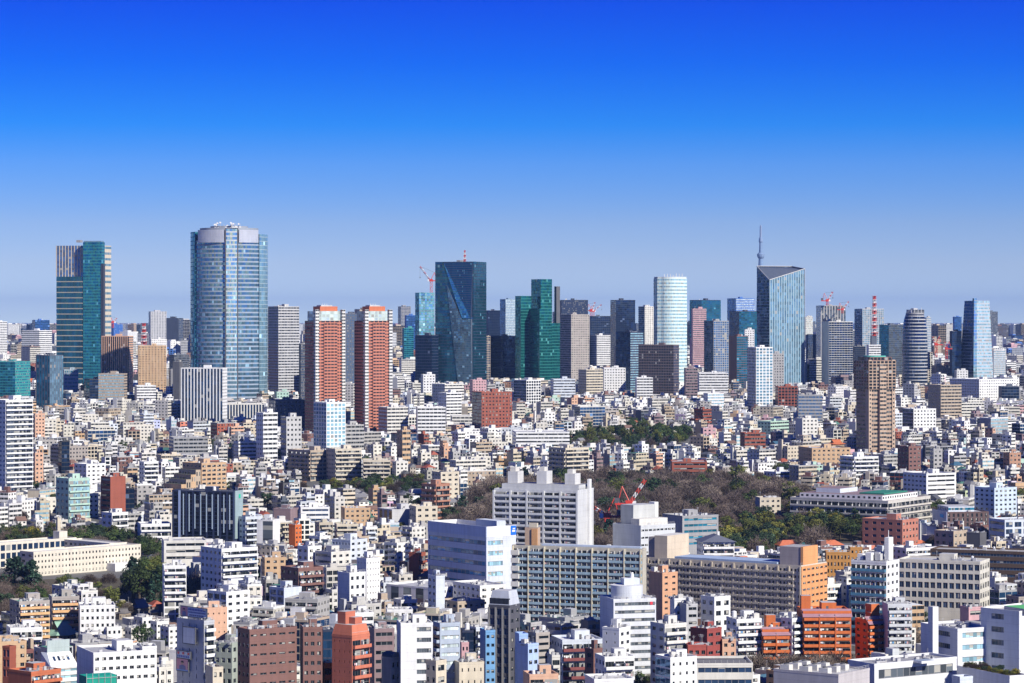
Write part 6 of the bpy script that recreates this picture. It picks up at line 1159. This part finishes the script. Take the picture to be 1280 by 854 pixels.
throw(500,2500,3400,(16,32),(11,17),(3,7),2.5); throw(160,2700,3500,(13,20),(11,16),(8,13),2.5); throw(8000,2500,3400,(8,13),(7,11),(2,5),1.2); gardens(130,2500,3300,(9,14)); throw(9000,2500,3400,(5.5,8.5),(5.5,8),(2,3),1.0)
throw(900,3400,5200,(18,40),(13,24),(4,11),3); throw(160,3500,5200,(18,28),(16,24),(12,20),3); throw(7000,3400,5200,(9,16),(8,13),(2,6),2)
# what shows of each, near to far
SW, SH, SS = 640, 427, 2.0; buf = np.zeros((SH, SW), bool); items = [('hero', v[3], v[0], v[1], v[4], None) for v in VIS[:-15]] + [('lot', l[9], l[7], l[8], HY+(H-l[6]-ZG(l[1]))*F/l[1], l) for l in LOTS]
items.sort(key=lambda q: q[1])
for k, d, xa, xb, yt, l in items:
    yb = YG(max(d,900)); a, c, e, f_ = max(0,int(xa/SS)), min(SW,int(xb/SS)+1), max(0,int(yt/SS)), min(SH,int(yb/SS)+1)
    if c <= a or f_ <= e:
        if l is not None: l.append(0)
        continue
    sub = buf[e:f_, a:c]
    if l is not None: l.append(int((~sub).sum()*SS*SS)); l.append(((xa+xb)/2, yt+4))
    sub[:] = True
UNSEEN = [l for l in LOTS if l[10] < 5]; LOTS = [l for l in LOTS if l[10] >= 5]; LOTS.sort(key=lambda l: -l[10])
NUM = ['','one','two','three','four','five','six','seven','eight','nine','ten','eleven','twelve','thirteen','fourteen','fifteen','sixteen','seventeen','eighteen','nineteen','twenty','twenty-one','twenty-two','twenty-three','twenty-four']
LANDMARKS = [l for l in LANDMARKS if l[0] != 'x']
def make_label(cx, cyy, heads, tails):
    """heads: ways to say what it looks like; the first free combination with a landmark it can be found from"""
    def dist(l):
        dx = max(l[1]-cx, 0, cx-l[2]); dy = max(l[3]-cyy, 0, cyy-l[4]); return math.hypot(dx, dy*1.3)
    near = sorted(LANDMARKS, key=dist)[:7]; rel = []
    for l in near:
        dx = 'left of' if cx < l[1] else 'right of' if cx > l[2] else ''; dy = 'above' if cyy < l[3] else 'below' if cyy > l[4]-2 else ''
        far = max(l[1]-cx, 0, cx-l[2]) > 60
        if dx: ph = (('far ' if far else 'just ') + dx) if not dy else dy + ' and ' + dx
        else: ph = 'behind' if dy == 'above' else 'in front of' if dy == 'below' else 'against'
        rel.append(ph + ' ' + l[0])
    for r_ in rel[:3]:
        for hd in heads:
            for tl in [''] + tails:
                s = f'{hd}{tl}, {r_}'
                if len(s.replace(',', '').split()) <= 16 and s.lower() not in LABELS: return s
    for i, a in enumerate(near):
        for c_ in near[i+1:]:
            for hd in heads:
                for tl in [''] + tails:
                    s = f'{hd}{tl}, between {a[0]} and {c_[0]}'
                    if len(s.replace(',', '').split()) <= 16 and s.lower() not in LABELS: return s
    for r_ in rel:
        for hd in heads:
            for tl in tails:
                for o_ in ('second ', 'third ', 'fourth ', 'fifth ', 'sixth '):
                    s = f'{o_}{hd}{tl}, {r_}'
                    if len(s.replace(',', '').split()) <= 16 and s.lower() not in LABELS: return s
    return f'{heads[0]}, {rel[0]}'
CAP = dict(house=290, apartment_building=300-len([o for o in bpy.data.objects if o.name.startswith(AB)]), office_building=300-len([o for o in bpy.data.objects if o.name.startswith(OB)]))
cnt = dict(house=0, apartment_building=0, office_building=0); REST = []
DECK = [('lgrey','grey'),('off','pale'),('mid','grey'),(( .1,.3,.2),'green'),('white','white'),('dgrey','dark'),((.2,.27,.4),'blue'),((.3,.2,.16),'brown')]
for i, l in enumerate(LOTS):
    x,d,w,t,th,nf,h,xa,xb,dn,px = l[:11]; c3 = l[11]; r = random.Random(i*77+5)
    col = r.choices([p[0] for p in PAL],[p[1] for p in PAL])[0]
    if nf >= 8 and col in ('orange','salmon','mint','pink'): col = 'white'
    house = nf <= 2 and w < 14 or (nf == 3 and w < 9.5)
    kind = 'house' if house else ('apartment_building' if r.random() < .62 else 'office_building')
    if cnt[kind] >= CAP[kind] or px < 14: REST.append((l,col,kind,r)); continue
    cnt[kind] += 1; nb = max(2, int(w/3.2)); nbl = max(2, int(t/3.4)); geo = d < 1720; cname = col; jt = r.uniform(.8,1.05); col = tuple(v*jt*q for v, q in zip(C(col), (1.02, 1, r.uniform(.93,1.0))))
    b = Bld(kind, 0,0,0, dn, math.degrees(th), w=w, t=t, loc=(x,d)); b.h = h; b.root.location.z = ZG(d)-.4; cn = CNAME.get(cname, cname); size = 'small ' if w < 8 else 'wide ' if w > 20 else ''
    if kind == 'house':
        pitched = r.random() < .55; rc, rcn = r.choices(((( .09,.095,.11),'dark-tiled'),((.2,.2,.21),'grey-tiled'),((.2,.12,.09),'brown-tiled'),((.35,.09,.05),'red-tiled'),((.05,.13,.2),'blue-tiled'),((.08,.2,.15),'green-roofed')),(34,26,16,10,6,6))[0]
        hw = h - (2.0 if pitched else 0); st = r.choice(('P','Q','P'))
        b.walls('wall', b.poly(), 0, hw, col, [f'{st}{nbl}', f'{st}{nb}', 'P2', 'P2'], nf, geo)
        if pitched: hip(b,'roof',hw,2.0+r.random(),rc,.5,.4,r.random()<.4); heads = [f'{rcn} {cn} house', f'{size}{rcn} {cn} {NUM[nf]}-storey house', f'{rcn} {cn} {"narrow" if w<7 else "broad"} house']; tails = [' with hipped eaves',' with short eaves']
        else:
            dk, dn_ = r.choice(DECK); b.roof(b.poly(), hw, col, dk, .7)
            b.h = hw; hut = r.random() < .6
            if hut: b.penthouse(.25,.45,.35,.35,2.4,col,'roof_hut')
            b.clutter(r.randint(0,2) if d > 1700 else 3, i); heads = [f'{size}flat-roofed {cn} house', f'{cn} {NUM[nf]}-storey house with {dn_} flat roof', f'{size}{cn} cube house']; tails = [' with roof hut'] if hut else [' without roof hut',' with bare roof']
    else:
        dk, dn_ = r.choice(DECK)
        if kind == 'apartment_building': R, L = r.choice(((f'B{nb}',f'P{nbl}'),(f'B{nb}',f'P2'),(f'P{nb}',f'B{nbl}'),(f'B{nb}','-'),(f'P{nb}',f'P{nbl}'))); 
        else: R, L = r.choice(((f'R{nb}',f'R{nbl}'),(f'R{nb}','P2'),(f'Q{nb}',f'Q{nbl}'),(f'G{nb}','P2'),(f'R{nb}/sky','-'),(f'P{nb}',f'P{nbl}'),(f'C{nb}/blue',f'C{nbl}/navy')))
        par = None
        if R[0] == 'B' and r.random() < .25: par = r.choice(('brown','peach','grey','off','bluew','brick'))
        PARCOL['cur'] = par or col; PARCOL['part'] = r.choice((1,1,.75,.6,.5)); PARCOL['side'] = r.choice((0,1,.5)); zv = 0 if not geo else max(0, h-14)
        rc = col if r.random() < .7 else C(r.choice(('white','off','grey','brown','mid'))); main = b.poly(); sp = w > 8.5 and nf > 2 and r.random() < .55
        if sp:                                        # a lower annex beside the main block
            f = r.uniform(.42,.7); sd = r.choice((0,1)); xm = -w/2 + w*(f if sd else 1-f); cut = r.uniform(0,.3)*t if r.random() < .5 else 0; n2 = max(1, nf - r.randint(1, max(1, nf//2))); h2 = h*n2/nf
            main = [(-w/2,t/2),(-w/2,-t/2),(xm,-t/2),(xm,t/2)] if sd else [(xm,t/2),(xm,-t/2),(w/2,-t/2),(w/2,t/2)]
            ann = [(xm+.01,t/2-.02),(xm+.01,-t/2+cut+.03),(w/2,-t/2+cut+.03),(w/2,t/2-.02)] if sd else [(-w/2,t/2-.02),(-w/2,-t/2+cut+.03),(xm-.01,-t/2+cut+.03),(xm-.01,t/2-.02)]
            ac = col if r.random() < .7 else tuple(v*r.uniform(.6,1.05) for v in C(r.choice(('white','off','beige','grey','brown'))))
            sub = lambda q, k: q[0] + str(max(1, round(parse(q)[1]*k))) + ('/'+q.split('/')[1] if '/' in q else '') if q != '-' else '-'
            b.walls('annex_wall', ann, 0, h2, ac, [sub(L,1), sub(r.choice((R, 'P%d' % nb)), 1-f), 'P2','P2'], n2, geo, zv=zv); b.roof(ann, h2, ac, r.choice(DECK)[0], .8, name='annex_roof'); R = sub(R, f)
        b.walls('wall', main, 0, h, col, [L,R,'P3','P3'], nf, geo, zv=zv); PARCOL.clear()
        b.roof(main, h, rc, dk, .9); mx, my = sum(p[0] for p in main)/4, sum(p[1] for p in main)/4; mw = main[2][0]-main[1][0]
        pw, pt, phh = min(mw*.5, r.uniform(2.6,5)), min(t*.45, r.uniform(2.6,5.5)), r.uniform(2.4,4.4); ox = mx + r.uniform(-.3,.3)*(mw-pw-1); oy = r.uniform(-.15,.28)*(t-pt-1)
        b.box('penthouse', ox-pw/2, ox+pw/2, oy-pt/2, oy+pt/2, h+.1, h+phh, rc, top='lgrey')
        if r.random() < .3: b.box('stair_tower', *((-w/2-1.3,-w/2-.01) if r.random() < .5 else (w/2+.01,w/2+1.3)), -t*.1, t*.25, 0, h+r.uniform(.5,3.2), r.choice((col,'lgrey','off')))
        ws = b.w; b.w = mw*.9; b.clutter(r.randint(2,5) if d < 2600 else r.randint(0,2), i); b.w = ws
        if d < 1600 and r.random() < .5: b.railing(main, h+.9, 1)
        if d < 1900:
            for _ in range(r.randint(0,2)): q = r.uniform(-.4,.4)*w; o = b.add(place(shared('m_pipe%d' % round(h), lambda: m_pipe(round(h)-.5)), 'drain_pipe', None, (q, -t/2-.09, 0)))
        if r.random() < .35 and nf > 2 and mw > 6.5:
            k, m_ = r.uniform(.45,.7), r.choice((1,1,2)); sd = r.choice((-1,1)); cx_ = mx + sd*mw*(1-k)/2*.9; w_ = mw*k/2; pl = [(cx_-w_, t*.42),(cx_-w_,-t*.25),(cx_+w_,-t*.25),(cx_+w_,t*.42)]
            hh = min(m_*2.9, max(0, zmax(l[7],l[8],dn)-ZG(d)-h))
            if hh > 2.4: b.walls('setback_storey', pl, h+.12, h+.12+hh, col, ['P2',f'Q{max(2,int(mw*k/3))}','-','-'], m_, False, top=dk); b.clutter(1, i+5, z=h+.14+hh) if w*k > 8 else None
        look = {'B':'balconied','R':'band-windowed','P':'small-windowed','Q':'wide-windowed','G':'grid-windowed','C':'glazed'}[R[0]]; noun = 'flats' if kind == 'apartment_building' else 'office'; nfw = NUM[nf] if nf < len(NUM) else 'tall'
        heads = [f'{cn} {nfw}-storey {noun}', f'{cn} {nfw}-storey {look} {noun}', f'{size}{cn} {look} {noun}', f'{cn} {noun} with {dn_} roof']; tails = [f' with {dn_} roof', ' with lift house']
    tag(b.root, make_label(c3[0], c3[1], heads, tails), 'house' if kind == 'house' else kind.replace('_',' '), {'house':'low houses of the city','apartment_building':'apartment blocks of the city','office_building':'office blocks of the city'}[kind])
def merged(name, rows):
    mb = MB()
    for x,y,w,t,th,h,col,R,L,roofc in rows:
        cs, sn = math.cos(th), math.sin(th); P = [(x+a*cs-b_*sn, y+a*sn+b_*cs) for a,b_ in ((-w/2,t/2),(-w/2,-t/2),(w/2,-t/2),(w/2,t/2))]; nf = max(1, round(h/3.2)); g0 = ZG(y)-.8; h += g0
        for k in range(4):
            st, nb, gl, _ = parse((L,R,'P2','P2')[k]); a, c_ = P[k], P[(k+1)%4]
            mb.face([(*a,g0),(*c_,g0),(*c_,h),(*a,h)], col, facade(st,gl) if st != '-' else paint(), [(0,0),(nb,0),(nb,nf),(0,nf)])
        mb.face([(*p,h) for p in P], roofc, paint())
        if w > 9 and h-g0 > 6:
            q = [(x+a*cs-b_*sn, y+a*sn+b_*cs) for a,b_ in ((-w*.2,t*.3),(-w*.2,-t*.1),(w*.15,-t*.1),(w*.15,t*.3))]; mb.prism(q, h-.01, h+2.8, col, paint(), 'lgrey')
    return struct(mb.build(name), 'stuff')
r = random.Random(77)
for l in UNSEEN: REST.append((l, r.choices([p[0] for p in PAL],[p[1] for p in PAL])[0], 'block', r))
rows = []
for l,col,kind,r in REST: x,d,w,t,th,nf,h = l[:7]; nb = max(2,int(w/3.2)); rows.append((x,d,w,t,th,h,C(col),r.choice(('B','P','R','Q','G'))+str(nb),r.choice(('P2','P3','-')),C(r.choice(DECK)[0])))
if rows: merged('far_low_city', rows)
rows = []; r = random.Random(3)
for _ in range(9000):
    d = math.exp(r.uniform(math.log(5000), math.log(42000))); x = r.uniform(-.2,.2)*d; s = (d/5000)**.45; w = r.uniform(14,38)*s; t = r.uniform(14,30)*s; h = min(r.lognormvariate(2.75,.55), 60)
    if r.random() < .035 and d < 15000: h = r.uniform(60,112)
    h = min(h, H - ZG(d) - 3*d/F) if d > 7000 else h
    col = r.choices(('white','off','lgrey','grey','beige','blue','slate','tan','pink','brown','navy'),(30,18,16,10,8,6,6,3,2,2,3))[0]
    if h < 5: continue
    nb = max(2,int(w/5)); rows.append((x,d,w,t,math.radians(r.choice((15,30,45,60))+r.uniform(-6,6)),h,C(col),r.choice(('R','P','G','B','C'))+f'{nb}'+r.choice(('','','/navy','/grey')),r.choice(('P3','-','R2')),C(r.choice(('lgrey','grey','off','mid')))))
merged('far_city', rows)
# build the trees: the largest 290 of a kind as objects, the others as one mass
for kind in TM:
    L_ = sorted((t for t in TREES if t[0] == kind), key=lambda t: -t[3]/t[2]); rest = L_[290:]; r = random.Random(len(L_))
    for j, (k, px, d, h, lab, grp, wide, z) in enumerate(L_[:290]):
        tm, cm = TM[k][r.randrange(4)][:2]; root = empty(TNAME[k], (PX(px,d), d, z+ZG(d)-.1), r.uniform(0,6.28)); sc = (h*wide, h*wide, h)
        if lab in GLAB.values():
            hd = {'evergreen':'dark evergreen','bare':'bare brown tree','conifer':'dark conifer','yellow':'yellowish tree'}[k]; lab = make_label(px, YG(d)-h*F/d*.5, [hd+' among houses', ('tall ' if h > 10 else 'low ')+hd+' among houses', ('wide ' if wide > 1.1 else 'slim ')+hd+' between roofs'], [' and flats']); LABELS[lab.lower()] = root.name; grp = 'garden trees ('+TNAME[k].replace('_',' ')+'s)'
        root['label'] = lab; root['category'] = 'tree'
        if grp: root['group'] = grp
        for nm, me in (('trunk',tm),('crown',cm)): o = bpy.data.objects.new(nm, me); COLL.objects.link(o); o.parent = root; o.scale = sc
    if rest:
        VV, CC = [], []
        for (k, px, d, h, lab, grp, wide, z) in rest:
            _, _, P, cols = TM[k][r.randrange(4)]; a = r.uniform(0,6.28); R_ = np.array([[math.cos(a),-math.sin(a),0],[math.sin(a),math.cos(a),0],[0,0,1]])
            VV.append((P@R_.T)*np.array([h*wide,h*wide,h]) + np.array([PX(px,d),d,z+ZG(d)-.1])); CC.append(cols*r.uniform(.75,1.3))
        P, cols = np.concatenate(VV), np.concatenate(CC); n, v = P.shape[:2]; me = bpy.data.meshes.new('wood'); me.vertices.add(n*v); me.vertices.foreach_set('co', P.reshape(-1).astype(np.float32)); me.loops.add(n*v); me.loops.foreach_set('vertex_index', np.arange(n*v)); me.polygons.add(n); me.polygons.foreach_set('loop_start', np.arange(n)*v); me.polygons.foreach_set('loop_total', np.full(n,v)); me.update()
        me.materials.append(leaf_mat()); ca = me.color_attributes.new('Col','FLOAT_COLOR','CORNER'); ca.data.foreach_set('color', np.repeat(np.c_[cols,np.ones(n)],v,0).reshape(-1).astype(np.float32))
        o = bpy.data.objects.new('far_wood', me); COLL.objects.link(o); o['kind'] = 'stuff'
# ---------------------------------------------------------------- haze
HAZE = 2.2e-5
m = bpy.data.materials.new('haze'); m.use_nodes = True; m.node_tree.nodes.clear(); pv = m.node_tree.nodes.new('ShaderNodeVolumePrincipled'); mo = m.node_tree.nodes.new('ShaderNodeOutputMaterial')
pv.inputs['Density'].default_value = HAZE; pv.inputs['Color'].default_value = (.29,.5,1,1); pv.inputs['Anisotropy'].default_value = 0.0; m.node_tree.links.new(pv.outputs[0], mo.inputs['Volume'])
mb = MB(); mb.box(-15000,15000,-2500,50000,-1.0,575,'white',m); o = mb.build('haze'); o['kind'] = 'stuff'
